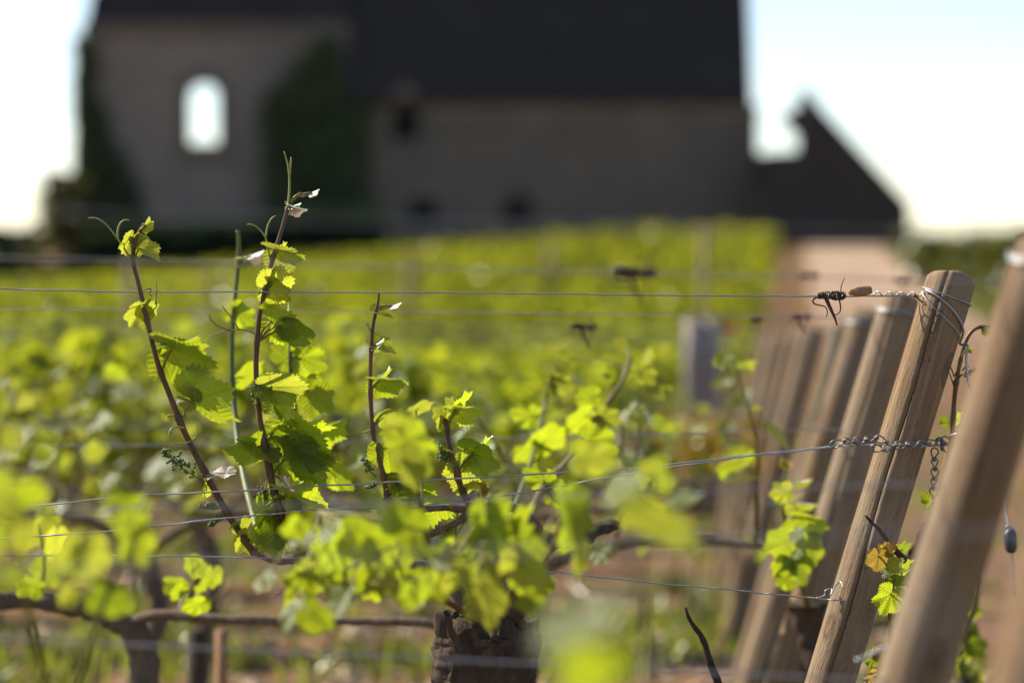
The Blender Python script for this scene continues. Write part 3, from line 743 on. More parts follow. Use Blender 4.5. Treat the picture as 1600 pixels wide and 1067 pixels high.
def rowwires(d, tx, top=True, mid=True, low=True, seed=0):
    rd = random.Random(seed+int(d*10)); s = 3.2/d
    xl = 800-1100*d/3.2*s-500; who = ROW[d]
    def Y(off): return 577+off*s
    if top: wire('blurred top wire stretched along '+who, wig([(xl, Y(-120)-9), (0, Y(-120)-4), (tx, Y(-116)+(30 if d < 3 else 8))], d, 1, seed), .00045 if d < 2 else .0008 if d < 3 else .0011)
    if mid: wire('blurred middle wire stretched along '+who, wig([(xl, Y(165)+rd.uniform(-15, 25)), (400, Y(150)+rd.uniform(-10, 10)), (tx-40*s, Y(122))], d, 1, seed+1), .0009 if d < 3 else .0012)
    if low: wire('blurred low wire stretched along '+who, wig([(xl, Y(270)), (tx-100*s, Y(345))], d, 1, seed+2), .0011)
rowwires(1.6, 1790, low=False, seed=11); rowwires(2.25, 1640, seed=22)
for d_, tx_ in ((4.2, 1405), (5.2, 1352), (6.2, 1318), (7.2, 1272), (8.2, 1250), (9.2, 1227)): rowwires(d_, tx_, low=d_ < 7, seed=int(d_*7))
# bright metal collars / twists on other posts
def collar(px, py, d, r, lab):
    bm = bmesh.new(); c = P(px, py, d); pts = [c+Vector((r*math.cos(a), r*math.sin(a), -.25*r*math.cos(a)+.003*math.sin(3*a))) for a in [2*math.pi*i/28 for i in range(56)]]
    for i, q in enumerate(pts): q.z += .004*(i//28)
    tube(bm, pts, .0013, 6); tag(bmo('wire_tie', bm, M['wire']), lab, 'wire tie', 'wire wound round post tops')
collar(1636, 418, 2.25, .036, 'bright wire wound round the top of the big blurred right post')
collar(1403, 490, 4.2, .037, 'blurred wire wound round the post left of the sharp cracked post')
collar(1349, 508, 5.2, .038, 'blurred wire wound round the dark reddish post top')
# chain of figure links on the mid wire at the cracked post
ch = thing('chain', 'wire chain of open links wrapped round the cracked post and hanging behind it', 'chain', P(1330, 692, 3.16))
chi = Matrix.Translation(-ch.location)
def link(c, ax, w, h, nrm, r=.00105):
    ax = ax.normalized(); nrm = (nrm-ax*nrm.dot(ax)).normalized(); s_ = ax.cross(nrm); bm = bmesh.new(); pts = []
    for i in range(22):
        a = 2*math.pi*i/22; x = math.cos(a); y = math.sin(a)*(1-.35*x)
        pts.append(c+ax*(x*w/2)+s_*(y*h/2)+nrm*.0015*math.sin(2*a))
    tube(bm, pts, r, 6, closed=True)
    for k in (-.5, -.25, 0, .25, .5):                # twist at the narrow end
        q = c+ax*(w*.5+.0012+k*.0045); tube(bm, [q+s_*(.0021*math.cos(t))+nrm*(.0021*math.sin(t)) for t in [2*math.pi*j/8 for j in range(8)]], .00065, 5, closed=True)
    bmo('link', bm, M['chain'], ch, None, True, chi)
# upper strand of links from the wire end to the post, second strand over the post, tail hanging behind
rd = random.Random(4)
up_ = [(1298, 696, 3.165), (1318, 689, 3.16), (1334, 690, 3.16), (1352, 687, 3.155), (1368, 684, 3.155), (1384, 690, 3.15)]
lo_ = [(1362, 699, 3.16), (1380, 702, 3.155), (1398, 696, 3.15), (1416, 695, 3.15), (1434, 694, 3.155), (1450, 693, 3.165), (1464, 688, 3.18), (1472, 694, 3.2)]
hang = [(1461, 700, 3.2), (1460, 716, 3.21), (1461, 731, 3.21), (1460, 746, 3.21), (1459, 761, 3.215), (1459, 776, 3.215)]
for st in (up_, lo_, hang):
    for i, (a, b) in enumerate(zip(st, st[1:])):
        A, B = P(*a), P(*b); L = (B-A).length
        nr = Vector((0, -1, .2)) if i % 2 == 0 else Vector((.3, -.6, .75))
        link((A+B)/2, B-A, L*1.02, .0085+rd.uniform(0, .002), nr)
for (a, b) in (((1466, 683), (1472, 700)), ((1462, 690), (1480, 694)), ((1470, 686), (1488, 690)), ((1476, 695), (1484, 708))):
    link((P(*a, 3.19)+P(*b, 3.19))/2, P(*b, 3.19)-P(*a, 3.19), .014, .009, Vector((rd.uniform(-.5, .5), -1, .3)))
# tensioner on a wire right of the big post
tw = thing('wire_tensioner', 'dark oval wire tensioner hanging on a thin wire at the right edge', 'tensioner', P(1580, 845, 3.5))
ti = Matrix.Translation(-tw.location); bm = bmesh.new()
for s_ in range(2):
    c = P(1579, 845, 3.5)+Vector((0, .004*s_, 0)); ct = [(-19, .3), (-17, .75), (-10, 1), (0, 1.03), (10, 1), (17, .75), (19, .3)]
    tube(bm, [c+Vector((PX(z*.12, 3.5), 0, -PX(z, 3.5))) for z, _ in ct], lambda t: PX(9.5, 3.5)*ct[min(6, int(round(t*6)))][1], 12)
bmo('body', bm, M['tension'], tw, None, True, ti)
bm = bmesh.new(); tube(bm, smooth_pts([P(1562, 720, 3.55), P(1570, 790, 3.52), P(1577, 828, 3.5)], 5), .0012, 6); tube(bm, smooth_pts([P(1581, 862, 3.5), P(1583, 884, 3.5), P(1586, 930, 3.5)], 5), .0012, 6)
tube(bm, smooth_pts([P(1571, 830, 3.495), P(1573, 822, 3.49), P(1584, 826, 3.49), P(1588, 838, 3.495)], 5), .001, 6)
bmo('wire_end', bm, M['wire'], tw, None, True, ti)
bm = bmesh.new(); tube(bm, smooth_pts([P(1337, 1032, 2.5), P(1358, 1024, 2.5), P(1380, 1012, 2.5), P(1398, 1008, 2.5), P(1413, 1016, 2.5), P(1402, 1010, 2.49)], 5), .0022, 6)
tag(bmo('wire_hook', bm, M['wire']), 'small blurred bright wire hook between the two big posts near the bottom edge', 'hook')

# ------------------------------------------------------------------ dried tendrils and the cork like chip on the wires
def dried(label, c, d, sc, seed, stalk=1.0, dense=9):
    rd = random.Random(seed); bm = bmesh.new(); o = P(*c, d); u = PX(1, d)*sc
    for i in range(dense):
        x = rd.uniform(-26, 20); pts = []
        r = rd.uniform(3.0, 6.5); a0 = rd.uniform(0, 6.28)
        for k in range(14):
            a = a0+k*.75; pts.append(o+Vector(((x+r*math.cos(a)*(.8+.04*k)+k*.5)*u, rd.uniform(-3, 3)*u, (r*math.sin(a)+rd.uniform(-1, 1))*u)))
        rr = rd.uniform(.9, 1.9)*u*(1.5 if dense > 15 else 1); tube(bm, smooth_pts(pts, 2), lambda t: rr*(1.1-.8*t), 5)
    for (x, q) in ((-14, ((0, 0), (-12, -6), (-10, -13), (6, -17), (10, -26), (8, -33))), (12, ((0, 0), (4, -14), (3, -26), (-8, -32)))):
        tube(bm, smooth_pts([o+Vector(((x+a)*u, 0, b*u)) for a, b in q], 3), lambda t: 1.5*u*(1.1-.6*t), 5)
    st = [(-8, 0), (-2, -14), (4, -27), (8, -36), (11, -46)]
    tube(bm, smooth_pts([o+Vector((a*u, 0, b*u*stalk)) for a, b in st], 4), lambda t: 3.6*u*(1-.65*t), 6)
    tube(bm, smooth_pts([o+Vector((a*u, 0, b*u)) for a, b in ((17, 0), (17, 12), (20, 22), (23, 28))], 3), lambda t: 1.1*u*(1-.5*t), 5)
    tag(bmo('dried_tendril', bm, M['dry']), label, 'dried tendril', 'dried tendrils left on the wires')
dried('sharp curled brown dried tendril on the top wire left of the tan chip', (1297, 462), 3.2, 1.0, 3, dense=13)
dried('large blurred dark dried tendril above the top wire in the middle of the field', (992, 426), 2.25, 1.25, 8, dense=26)
dried('blurred dried tendril farthest left, low among the leaves', (912, 510), 4.2, .8, 9, dense=12)
dried('blurred dried tendril over the dirt track, left of the sharp one', (1264, 431), 2.25, .62, 12, .2, dense=20)
dried('blurred dried tendril just left of the post beside the cracked one', (1412, 437), 2.25, .55, 14, dense=18)
dried('tiny blurred dried tendril left of the faint posts', (1178, 500), 4.2, .5, 15, .4)
dried('small blurred dark dried tendril standing above the faint posts', (1251, 495), 4.2, .6, 16, dense=14)
bm = bmesh.new(); ct = [(1327, 460, 3), (1330, 457, 5.5), (1338, 455.5, 7.5), (1350, 454.5, 8), (1358, 453.5, 7.2), (1362, 453, 5)]
tube(bm, [P(a, b, 3.19) for a, b, _ in ct], lambda t: PX(ct[min(5, int(round(t*5)))][2]), 9)
for v in bm.verts: v.co += Vector(noise.noise_vector(v.co*220))*.0012
tag(bmo('wood_chip', bm, M['cutwood'], smooth=False), 'tan wood chip caught under the twisted top wire', 'wood chip')

# ------------------------------------------------------------------ the sharp vine
HL = P(765, 1010, 3.2); hb = Vector((HL.x, HL.y, gz(HL.x, HL.y)))
V = Vine('sharp green grapevine with thick dark stump and tall backlit shoots against the manor', hb)
bm = bmesh.new()
tp = [hb+Vector((.015, 0, -.1)), P(766, 1330), P(768, 1200), P(762, 1080), P(764, 1010), P(766, 972)]
cl = smooth_pts(tp, 14); rg = tube(bm, cl, lambda t: PX(72)+.010*t if t < .96 else PX(72)*(1-(t-.96)*9), 40)
bmesh.ops.subdivide_edges(bm, edges=bm.edges[:], cuts=1, use_grid_fill=True)
for v in bm.verts:
    ax = min(cl, key=lambda q: (q-v.co).length_squared); dr = v.co-ax; dr.z = 0
    k = noise.fractal(Vector((v.co.x*30, v.co.y*30, v.co.z*9)), 1, 2, 4)*.014+noise.noise(v.co*95)*.0045+noise.noise(v.co*240)*.002
    if dr.length > 1e-5: v.co += dr.normalized()*k
    if v.co.z > P(766, 985).z: v.co.z += noise.noise(v.co*38)*.03+noise.noise(v.co*110)*.008
V.part('trunk', bm, M['bark'])
def gnarl(pts, r0, r1, mat, name, vine=V, amp=.25, seg=10, d=3.2):
    bm = bmesh.new(); c_ = smooth_pts([P(p[0], p[1], p[2] if len(p) > 2 else d) if not isinstance(p, Vector) else p for p in pts], 8)
    tube(bm, c_, lambda t: (r0+(r1-r0)*t), seg)
    for v in bm.verts:
        v.co += Vector(noise.noise_vector(v.co*55))*r0*amp+Vector(noise.noise_vector(v.co*160))*r0*amp*.4
    return vine.part(name, bm, mat)
gnarl([(770, 985), (806, 950, 3.17), (822, 905, 3.18), (800, 875, 3.22), (850, 852, 3.3), (905, 838, 3.36), (962, 818, 3.42)], PX(24), PX(11), M['bark'], 'arm', amp=.35)
gnarl([(740, 975), (700, 905, 3.2), (640, 878), (580, 868), (520, 868), (470, 872), (430, 876), (396, 862)], PX(12), PX(5.5), M['cane'], 'cane')
gnarl([(812, 925, 3.2), (840, 842, 3.2), (822, 805), (790, 790), (740, 795), (690, 792), (640, 796), (600, 775)], PX(10), PX(5), M['cane'], 'cane')
gnarl([(640, 842), (680, 832), (720, 812), (738, 798)], PX(5), PX(6), M['cane'], 'spur')
for c_ in ((705, 965), (725, 960), (800, 945), (812, 962)):
    gnarl([(c_[0], c_[1]+14, 3.17), (c_[0]+3, c_[1]-4, 3.16), (c_[0]+8, c_[1]-16, 3.165)], PX(9), PX(3), M['bark'], 'bark_flake', amp=.6)

# shoot A, left
V.shoot([(398, 866), (355, 801), (320, 737), (287, 672), (264, 614), (246, 566), (230, 500), (216, 442), (208, 408), (211, 378), (218, 362), (226, 350)], PX(5.6), PX(2.4), M['stem_brown'],
  leaves=[LF((226, 350), (225, 352), (236, 336), 20, 'young', 'leaf_young', w=1.3), LF((224, 352), (226, 354), (243, 344), -40, 'young', 'leaf_young', w=1.1),
    LF((208, 405), (206, 372), (190, 405), 25, 'young', 'leaf_young', w=1.5, dd=.006), LF((209, 400), (203, 374), (203, 362), 10, 'young', 'leaf_young', w=1.4),
    LF((208, 412), (217, 389), (257, 410), -58, 'fold', 'leaf_young', w=.9, dd=-.01),
    LF((228, 502), (221, 484), (201, 512), 15, 'cup', 'leaf_young', w=.95, dd=.02), LF((229, 500), (226, 481), (246, 497), -15, 'wavy', 'leaf_young', w=1.15, dd=.02),
    LF((252, 580), (268, 546), (352, 579), -44, 'fold', 'leaf', w=1.05, dd=-.012), LF((252, 580), (272, 541), (338, 540), 20, 'wavy', 'leaf', w=.62, dd=.018),
    LF((278, 668), (298, 628), (381, 674), -50, 'bent', 'leaf', w=.95, dd=-.015), LF((278, 668), (300, 624), (272, 598), 15, 'wavy', 'leaf_young', w=1.0, dd=.01),
    LF((264, 652), (262, 650), (248, 644), 40, 'young', 'leaf_young'),
    LF((322, 745), (352, 740), (305, 740), 66, 'wavy', 'leaf_pink', w=.8), LF((300, 742), (322, 765), (330, 735), 30, 'wavy', 'leaf', w=.8),
    LF((355, 800), (372, 822), (402, 806), 25, 'wavy', 'leaf_young', w=.9), LF((380, 845), (384, 838), (364, 866), 0, 'cup', 'leaf_young', w=1.1)],
  tendrils=[dict(paths=[[(207, 412), (196, 392), (183, 372), (165, 350), (150, 341), (138, 341)], [(184, 373), (184, 360), (188, 349), (195, 344), (202, 344)]], r=.0016),
    dict(paths=[[(229, 500), (238, 486), (244, 480), (245, 474), (242, 472)], [(243, 476), (244, 455), (244, 440), (247, 436)]], r=.0012),
    dict(paths=[[(225, 453), (231, 451), (236, 452), (233, 458), (237, 463), (234, 467), (236, 469)]], r=.0010, m=M['petiole']),
    dict(paths=[[(216, 451), (206, 449), (194, 446)]], r=.0009),
    dict(paths=[[(288, 668, 3.18), (270, 668, 3.17), (264, 680, 3.165), (272, 691, 3.165), (290, 692, 3.165), (304, 684, 3.17), (309, 672, 3.17), (307, 664, 3.17)]], r=.0012)],
  clusters=[dict(a=(318, 752), b=(255, 703), n=85), dict(a=(350, 792), b=(312, 790), n=38), dict(a=(352, 800), b=(326, 822), n=40)])

# shoot B, tallest
V.shoot([(444, 812), (428, 766), (413, 692), (404, 640), (400, 570), (404, 503), (413, 452), (425, 408), (438, 366), (447, 335), (452, 318)], PX(5.4), PX(2.7), M['stem_brown'],
  leaves=[LF((450, 325), (458, 321), (485, 331), -50, 'young', 'leaf_pink', w=1.0), LF((449, 326), (452, 324), (443, 312), 30, 'young', 'leaf_young', w=1.0),
    LF((452, 318), (470, 302), (481, 307), -30, 'young', 'leaf_pink', w=.8), LF((470, 303), (486, 301), (502, 296), 50, 'young', 'leaf_pink', w=.7), LF((450, 325), (456, 322), (474, 318), 40, 'young', 'leaf_young', w=.8),
    LF((428, 398), (432, 391), (485, 407), -52, 'fold', 'leaf_young', w=1.15, dd=-.01), LF((428, 398), (434, 392), (452, 376), 38, 'wavy', 'leaf_young', w=1.0, dd=.01),
    LF((414, 452), (420, 449), (470, 438), -20, 'flat', 'leaf_young', w=1.15, dd=.02), LF((414, 452), (424, 447), (462, 476), -35, 'wavy', 'leaf_young', w=.8, dd=.01), LF((414, 452), (418, 449), (401, 440), 10, 'cup', 'leaf_young', w=1.5, dd=.01),
    LF((403, 530), (424, 502), (478, 531), -30, 'wavy', 'leaf', w=1.0, dd=-.015), LF((403, 530), (436, 508), (470, 482), 40, 'droop', 'leaf_young', w=.9, dd=.015), LF((403, 530), (455, 512), (506, 541), -25, 'cup', 'leaf_dark', w=.75, dd=.02),
    LF((400, 632), (424, 604), (494, 606), -30, 'fold', 'leaf_young', w=1.0, dd=.01), LF((400, 632), (426, 610), (460, 656), -8, 'droop', 'leaf_dark', w=1.05, dd=-.022),
    LF((408, 694), (455, 667), (540, 668), 35, 'wavy', 'leaf', w=.72, dd=.01), LF((408, 694), (456, 668), (530, 734), -36, 'fold', 'leaf', w=.95, dd=-.01),
    LF((408, 705), (400, 700), (348, 718), 38, 'droop', 'leaf_dark', w=1.0, dd=-.025), LF((410, 700), (402, 696), (438, 740), -12, 'cup', 'leaf_dark', w=1.15, dd=-.02), 
    LF((418, 730), (448, 706), (528, 735), -18, 'wavy', 'leaf_dark', w=.95, dd=-.02), LF((422, 740), (470, 700), (512, 778), 14, 'cup', 'leaf_dark', w=.85, dd=.0),
    LF((430, 770), (452, 776), (538, 822), -48, 'fold', 'leaf_young', w=.9), LF((430, 775), (440, 780), (492, 790), 42, 'wavy', 'leaf', w=.9),
    LF((440, 800), (428, 806), (432, 894), -6, 'wavy', 'leaf_dark', w=1.02, dd=-.03), LF((440, 805), (432, 812), (396, 872), 20, 'cup', 'leaf', w=.8, dd=-.01), LF((440, 812), (448, 822), (474, 852), 35, 'wavy', 'leaf', w=.9, dd=.02),
    LF((432, 785), (428, 780), (390, 812), 55, 'fold', 'leaf_young', w=.9, dd=.01), LF((424, 745), (440, 750), (470, 812), 48, 'wavy', 'leaf_pink', w=.25, dd=-.01),
    LF((438, 800), (470, 790), (505, 860), 30, 'wavy', 'leaf', w=.8, dd=.05)],
  tendrils=[dict(paths=[[(450, 325), (452, 300), (452, 275), (449, 255), (444, 237)], [(452, 275), (454, 258), (455, 246)]], r=.0018),
    dict(paths=[[(423, 410), (419, 390), (415, 372), (405, 358), (394, 351), (386, 351)], [(415, 371), (418, 354), (424, 342), (431, 337)]], r=.0015),
    dict(paths=[[(402, 524), (388, 517), (372, 515), (352, 518), (335, 523), (326, 528)], [(373, 515), (364, 500), (350, 482), (346, 478)], [(360, 516), (342, 510), (330, 500), (327, 492), (330, 490)]], r=.0011, m=M['petiole']),
    dict(paths=[[(408, 640), (418, 646), (428, 644), (433, 636)]], r=.0010), dict(paths=[[(410, 690), (424, 676), (440, 686), (452, 696), (456, 698)]], r=.0009)],
  clusters=[dict(a=(418, 752), b=(402, 796), n=70), dict(a=(401, 640), b=(392, 606), n=18)])

# shoot C and its thin neighbours, a little behind
V.shoot([(408, 850, 3.3), (380, 740, 3.5), (366, 640, 3.6), (362, 560, 3.62), (365, 490, 3.62), (371, 425, 3.62), (373, 380, 3.62), (371, 360, 3.62)], PX(6), PX(3), M['stem_green'], d=3.62,
  leaves=[LF((371, 410), (375, 402), (398, 398), 20, 'young', 'leaf_young', d=3.62), LF((371, 412), (378, 408), (400, 416), -20, 'young', 'leaf_young', d=3.62), LF((373, 400), (390, 400), (418, 392), 30, 'young', 'leaf_pink', d=3.62),
    LF((366, 500), (370, 488), (404, 512), -25, 'wavy', 'leaf', d=3.62), LF((363, 600), (380, 590), (420, 560), 30, 'flat', 'leaf', d=3.65)])
V.shoot([(480, 860, 3.25), (468, 700, 3.45), (455, 600, 3.5), (454, 530, 3.5), (455, 500, 3.5)], PX(5), PX(3), M['stem_green'], d=3.5,
  leaves=[LF((455, 560), (470, 560), (520, 580), -20, 'wavy', 'leaf', d=3.5), LF((456, 600), (480, 610), (530, 650), 20, 'flat', 'leaf', d=3.52), LF((460, 640), (450, 560), (420, 530), 20, 'flat', 'leaf', d=3.55),
          LF((466, 690), (500, 680), (545, 640), 25, 'cup', 'leaf', d=3.5), LF((462, 660), (470, 590), (480, 545), 35, 'wavy', 'leaf', d=3.55), LF((470, 740), (520, 740), (560, 770), 10, 'wavy', 'leaf', d=3.5)])
# shoot D
V.shoot([(606, 780), (597, 735), (585, 690), (579, 625), (579, 565), (582, 515), (587, 487), (591, 470), (592, 458)], PX(4.6), PX(1.8), M['stem_brown'],
  leaves=[LF((588, 494), (588, 490), (620, 497), -62, 'fold', 'leaf_young', w=.85), LF((590, 484), (612, 478), (631, 473), 30, 'young', 'leaf_bronze', w=.45),
    LF((581, 548), (585, 542), (626, 552), -56, 'fold', 'leaf_young', w=.95), LF((581, 548), (586, 540), (604, 528), 40, 'young', 'leaf_young', w=1.0),
    LF((579, 612), (592, 594), (648, 603), -52, 'fold', 'leaf', w=.95), LF((579, 612), (594, 592), (616, 574), 45, 'wavy', 'leaf', w=.95, dd=.02),
    LF((582, 668), (598, 653), (626, 632), 22, 'cup', 'leaf_young', w=1.25), LF((590, 700), (606, 700), (660, 745), 12, 'wavy', 'leaf', w=.9, dd=.02), LF((598, 740), (636, 745), (690, 784), -30, 'fold', 'leaf', w=.9, dd=.01),
    LF((600, 745), (625, 760), (640, 800), 20, 'wavy', 'leaf', w=.9), LF((604, 770), (650, 780), (720, 800), 40, 'cup', 'leaf', w=.8, dd=.03)],
  tendrils=[dict(paths=[[(583, 528), (577, 515), (573, 506), (569, 508)], [(578, 516), (574, 504)]], r=.0009), dict(paths=[[(582, 670), (572, 674), (562, 676), (557, 673)]], r=.0011),
    dict(paths=[[(592, 464), (590, 456)]], r=.0009)],
  clusters=[dict(a=(588, 745), b=(566, 716), n=36), dict(a=(592, 752), b=(572, 762), n=40), dict(a=(604, 748), b=(628, 758), n=30)])
# shoot E
V.shoot([(742, 806), (724, 770), (712, 735), (702, 695), (699, 672), (695, 655)], PX(5.5), PX(3.2), M['stem_brown'],
  leaves=[LF((700, 672), (712, 640), (765, 647), -48, 'fold', 'leaf_young', w=.95, dd=-.005), LF((700, 672), (714, 636), (744, 606), 36, 'wavy', 'leaf', w=.9, dd=.01), LF((700, 672), (712, 636), (692, 618), 20, 'wavy', 'leaf_young', w=.9),
    LF((697, 660), (693, 652), (674, 654), 10, 'cup', 'leaf_young', w=1.8, dd=.01), LF((699, 668), (695, 655), (698, 676), 10, 'flat', 'leaf_young', w=1.2, dd=.012),
    LF((714, 738), (736, 708), (800, 728), -28, 'cup', 'leaf_dark', w=.95, dd=-.01), LF((714, 738), (738, 706), (776, 676), 48, 'wavy', 'leaf', w=.7, dd=.015),
    LF((716, 745), (722, 728), (752, 768), 5, 'flat', 'leaf_young', w=1.3, dd=.015), LF((724, 770), (730, 760), (768, 762), 32, 'wavy', 'leaf_young', w=.9, dd=.02), LF((712, 735), (704, 708), (690, 700), 10, 'young', 'leaf_young'),
    LF((735, 792), (700, 830), (686, 815), 30, 'young', 'leaf_young', w=1.2), LF((740, 800), (712, 840), (710, 862), 15, 'wavy', 'leaf_young', w=1.1), LF((735, 795), (740, 820), (752, 800), 40, 'young', 'leaf_bronze', w=1.0),
    LF((738, 800), (748, 770), (745, 745), 30, 'young', 'leaf_bronze', w=1.0), LF((738, 800), (752, 768), (762, 752), 30, 'young', 'leaf_bronze', w=.8)],
  tendrils=[dict(paths=[[(702, 674), (712, 672), (720, 671), (726, 674)]], r=.0009), dict(paths=[[(710, 870), (712, 848), (713, 818), (716, 790)]], r=.0018, m=M['stem_green'])],
  clusters=[dict(a=(706, 728), b=(680, 690), n=60), dict(a=(700, 722), b=(690, 712), n=20)])
# blurred shoots of the same vine leaning to the right and behind
V.shoot([(822, 815, 3.35), (850, 760, 3.6), (890, 715, 3.8), (930, 655, 4.0), (970, 600, 4.1), (985, 560, 4.15)], PX(7), PX(3.5), M['stem_olive'], d=4.0,
  leaves=[LF((900, 700), (920, 690), (985, 715), -10, 'wavy', 'leaf', d=3.7, w=1.05), LF((930, 655), (940, 650), (985, 665), 10, 'wavy', 'leaf_young', d=4.0, w=1.1), LF((950, 630), (925, 620), (880, 630), 10, 'flat', 'leaf', d=4.1),
    LF((930, 655), (915, 650), (870, 690), -20, 'flat', 'leaf', d=4.0), LF((985, 570), (1000, 580), (1035, 610), 0, 'wavy', 'leaf_young', d=4.1), LF((900, 560), (895, 560), (865, 545), 20, 'flat', 'leaf_young', d=4.2, ad=4.15), LF((970, 600), (965, 590), (940, 560), 20, 'wavy', 'leaf', d=4.15),
    LF((850, 760), (850, 750), (810, 730), 20, 'wavy', 'leaf', d=3.6), LF((870, 740), (870, 770), (910, 790), -20, 'wavy', 'leaf', d=3.6), LF((985, 560), (972, 540), (955, 520), 20, 'flat', 'leaf_young', d=4.2)])
V.shoot([(790, 830, 3.3), (830, 720, 3.9), (850, 640, 4.1), (860, 590, 4.1)], PX(5), PX(3), M['stem_green'], d=4.1,
  leaves=[LF((835, 700), (850, 690), (905, 660), 10, 'flat', 'leaf', d=4.0), LF((845, 660), (830, 650), (780, 640), 10, 'wavy', 'leaf', d=4.1), LF((855, 610), (870, 600), (910, 610), -20, 'wavy', 'leaf_young', d=4.1), LF((840, 680), (830, 700), (790, 730), -20, 'wavy', 'leaf', d=4.0), LF((858, 595), (860, 585), (845, 560), 10, 'flat', 'leaf_young', d=4.1)])
# shoots bending towards the camera: the blurred leaves in front of the stump
V.shoot([(600, 870, 3.2), (560, 870, 2.95), (530, 860, 2.8), (505, 830, 2.72), (500, 800, 2.7)], PX(5), PX(3), M['stem_green'], d=2.7,
  leaves=[LF((505, 830), (640, 822), (552, 782), 28, 'droop', 'leaf', d=2.62, w=.85), LF((530, 860), (535, 842), (478, 925), -10, 'wavy', 'leaf_dark', d=2.66, w=.95), LF((530, 860), (560, 832), (655, 868), -28, 'fold', 'leaf', d=2.66, w=.9),
    LF((520, 850), (480, 895), (430, 955), 10, 'wavy', 'leaf', d=2.72, w=.8), LF((520, 850), (412, 905), (440, 940), 62, 'flat', 'leaf_young', d=2.7, w=1.1, g=True), LF((540, 866), (590, 880), (545, 952), 10, 'cup', 'leaf', d=2.7, w=.85), LF((560, 870), (600, 905), (625, 955), 0, 'cup', 'leaf_young', d=2.72, w=.8),
    LF((545, 866), (545, 905), (500, 958), 25, 'wavy', 'leaf_dark', d=2.75), LF((560, 870), (620, 875), (600, 930), 20, 'wavy', 'leaf', d=2.8), LF((530, 860), (470, 925), (428, 968), 30, 'fold', 'leaf', d=2.75, w=.7)])
V.shoot([(745, 965, 3.15), (740, 930, 2.95), (735, 880, 2.8), (745, 840, 2.7), (760, 800, 2.66)], PX(6), PX(3.5), M['stem_green'], d=2.66,
  leaves=[LF((745, 840), (762, 805), (770, 905), -8, 'wavy', 'leaf_dark', d=2.64, w=1.0), LF((750, 830), (746, 850), (752, 800), 40, 'flat', 'leaf', d=2.62, w=.7, g=True), LF((735, 880), (705, 880), (650, 840), 30, 'wavy', 'leaf', d=2.7), LF((735, 880), (692, 870), (722, 915), 58, 'flat', 'leaf_young', d=2.6, w=.9, g=True),
    LF((738, 900), (752, 912), (778, 1022), 8, 'wavy', 'leaf_young', d=2.6, w=.8, dd=-.01), LF((738, 900), (745, 905), (738, 985), 30, 'wavy', 'leaf', d=2.66, w=.5), LF((736, 890), (690, 900), (640, 950), 20, 'cup', 'leaf', d=2.72), LF((745, 850), (800, 855), (862, 880), -20, 'wavy', 'leaf', d=2.7, w=.8),
    LF((745, 850), (815, 880), (880, 932), -12, 'cup', 'leaf_young', d=2.62, w=.8), LF((750, 830), (830, 840), (800, 900), 30, 'wavy', 'leaf_dark', d=2.72), LF((760, 800), (770, 830), (840, 800), 10, 'flat', 'leaf', d=2.74), LF((760, 800), (800, 820), (852, 770), 25, 'wavy', 'leaf', d=2.74, w=.8),
    LF((738, 900), (820, 905), (868, 965), 0, 'wavy', 'leaf', d=2.7, w=.8), LF((736, 890), (700, 905), (690, 945), 55, 'flat', 'leaf_young', d=2.68), LF((738, 900), (660, 910), (625, 880), 20, 'wavy', 'leaf', d=2.78)])
V.shoot([(700, 905, 3.15), (670, 850, 2.95), (655, 780, 2.8), (640, 700, 2.75), (625, 650, 2.72)], PX(5), PX(2.6), M['stem_green'], d=2.72,
  leaves=[LF((640, 700), (620, 668), (690, 690), -25, 'fold', 'leaf_young', d=2.72, w=.95), LF((640, 700), (636, 690), (690, 770), -16, 'wavy', 'leaf', d=2.68, w=.9), LF((655, 760), (630, 720), (665, 790), -30, 'fold', 'leaf_young', d=2.66, w=.8), LF((626, 655), (636, 655), (606, 640), 20, 'wavy', 'leaf_young', d=2.74, w=1.2), LF((626, 655), (650, 640), (690, 625), 62, 'flat', 'leaf_young', d=2.95)])
V.shoot([(820, 920, 3.15), (860, 860, 2.8), (880, 800, 2.6), (885, 775, 2.55)], PX(4.5), PX(2.6), M['stem_olive'], d=2.55,
  leaves=[LF((882, 790), (885, 785), (896, 892), -12, 'cup', 'leaf_dark', d=2.52, w=.78, dd=-.02), LF((882, 790), (900, 800), (868, 775), 15, 'wavy', 'leaf_young', d=2.54, w=1.2), LF((870, 830), (900, 860), (905, 930), 30, 'fold', 'leaf_young', d=2.55, w=.55), LF((860, 860), (840, 860), (800, 830), 35, 'flat', 'leaf', d=2.6)])

rd = random.Random(58); ex = []
for _ in range(26):
    x, y = rd.uniform(440, 890), rd.gauss(872, 38); a = rd.uniform(.3, 2.8); L = rd.uniform(30, 52)
    ex.append(LF((x, y), (x, y), (x+math.cos(a)*L, y+math.sin(a)*L), rd.uniform(-45, 45), rd.choice(['wavy', 'fold', 'cup', 'curl', 'droop']), rd.choice(['leaf', 'leaf', 'leaf_young', 'leaf_dark']), d=rd.uniform(2.52, 2.85), sc=1, g=rd.random() < .14))
V.shoot([(745, 970, 3.12), (690, 935, 2.9), (620, 915, 2.7), (540, 905, 2.62), (470, 915, 2.6), (430, 925, 2.6)], PX(5), PX(2.5), M['stem_brown'], d=2.6, leaves=[e for e in ex if e['b'][0] < 680])
V.shoot([(790, 960, 3.12), (800, 920, 2.9), (800, 880, 2.7), (830, 850, 2.6), (850, 830, 2.6)], PX(5), PX(2.5), M['stem_brown'], d=2.6, leaves=[e for e in ex if e['b'][0] >= 680])

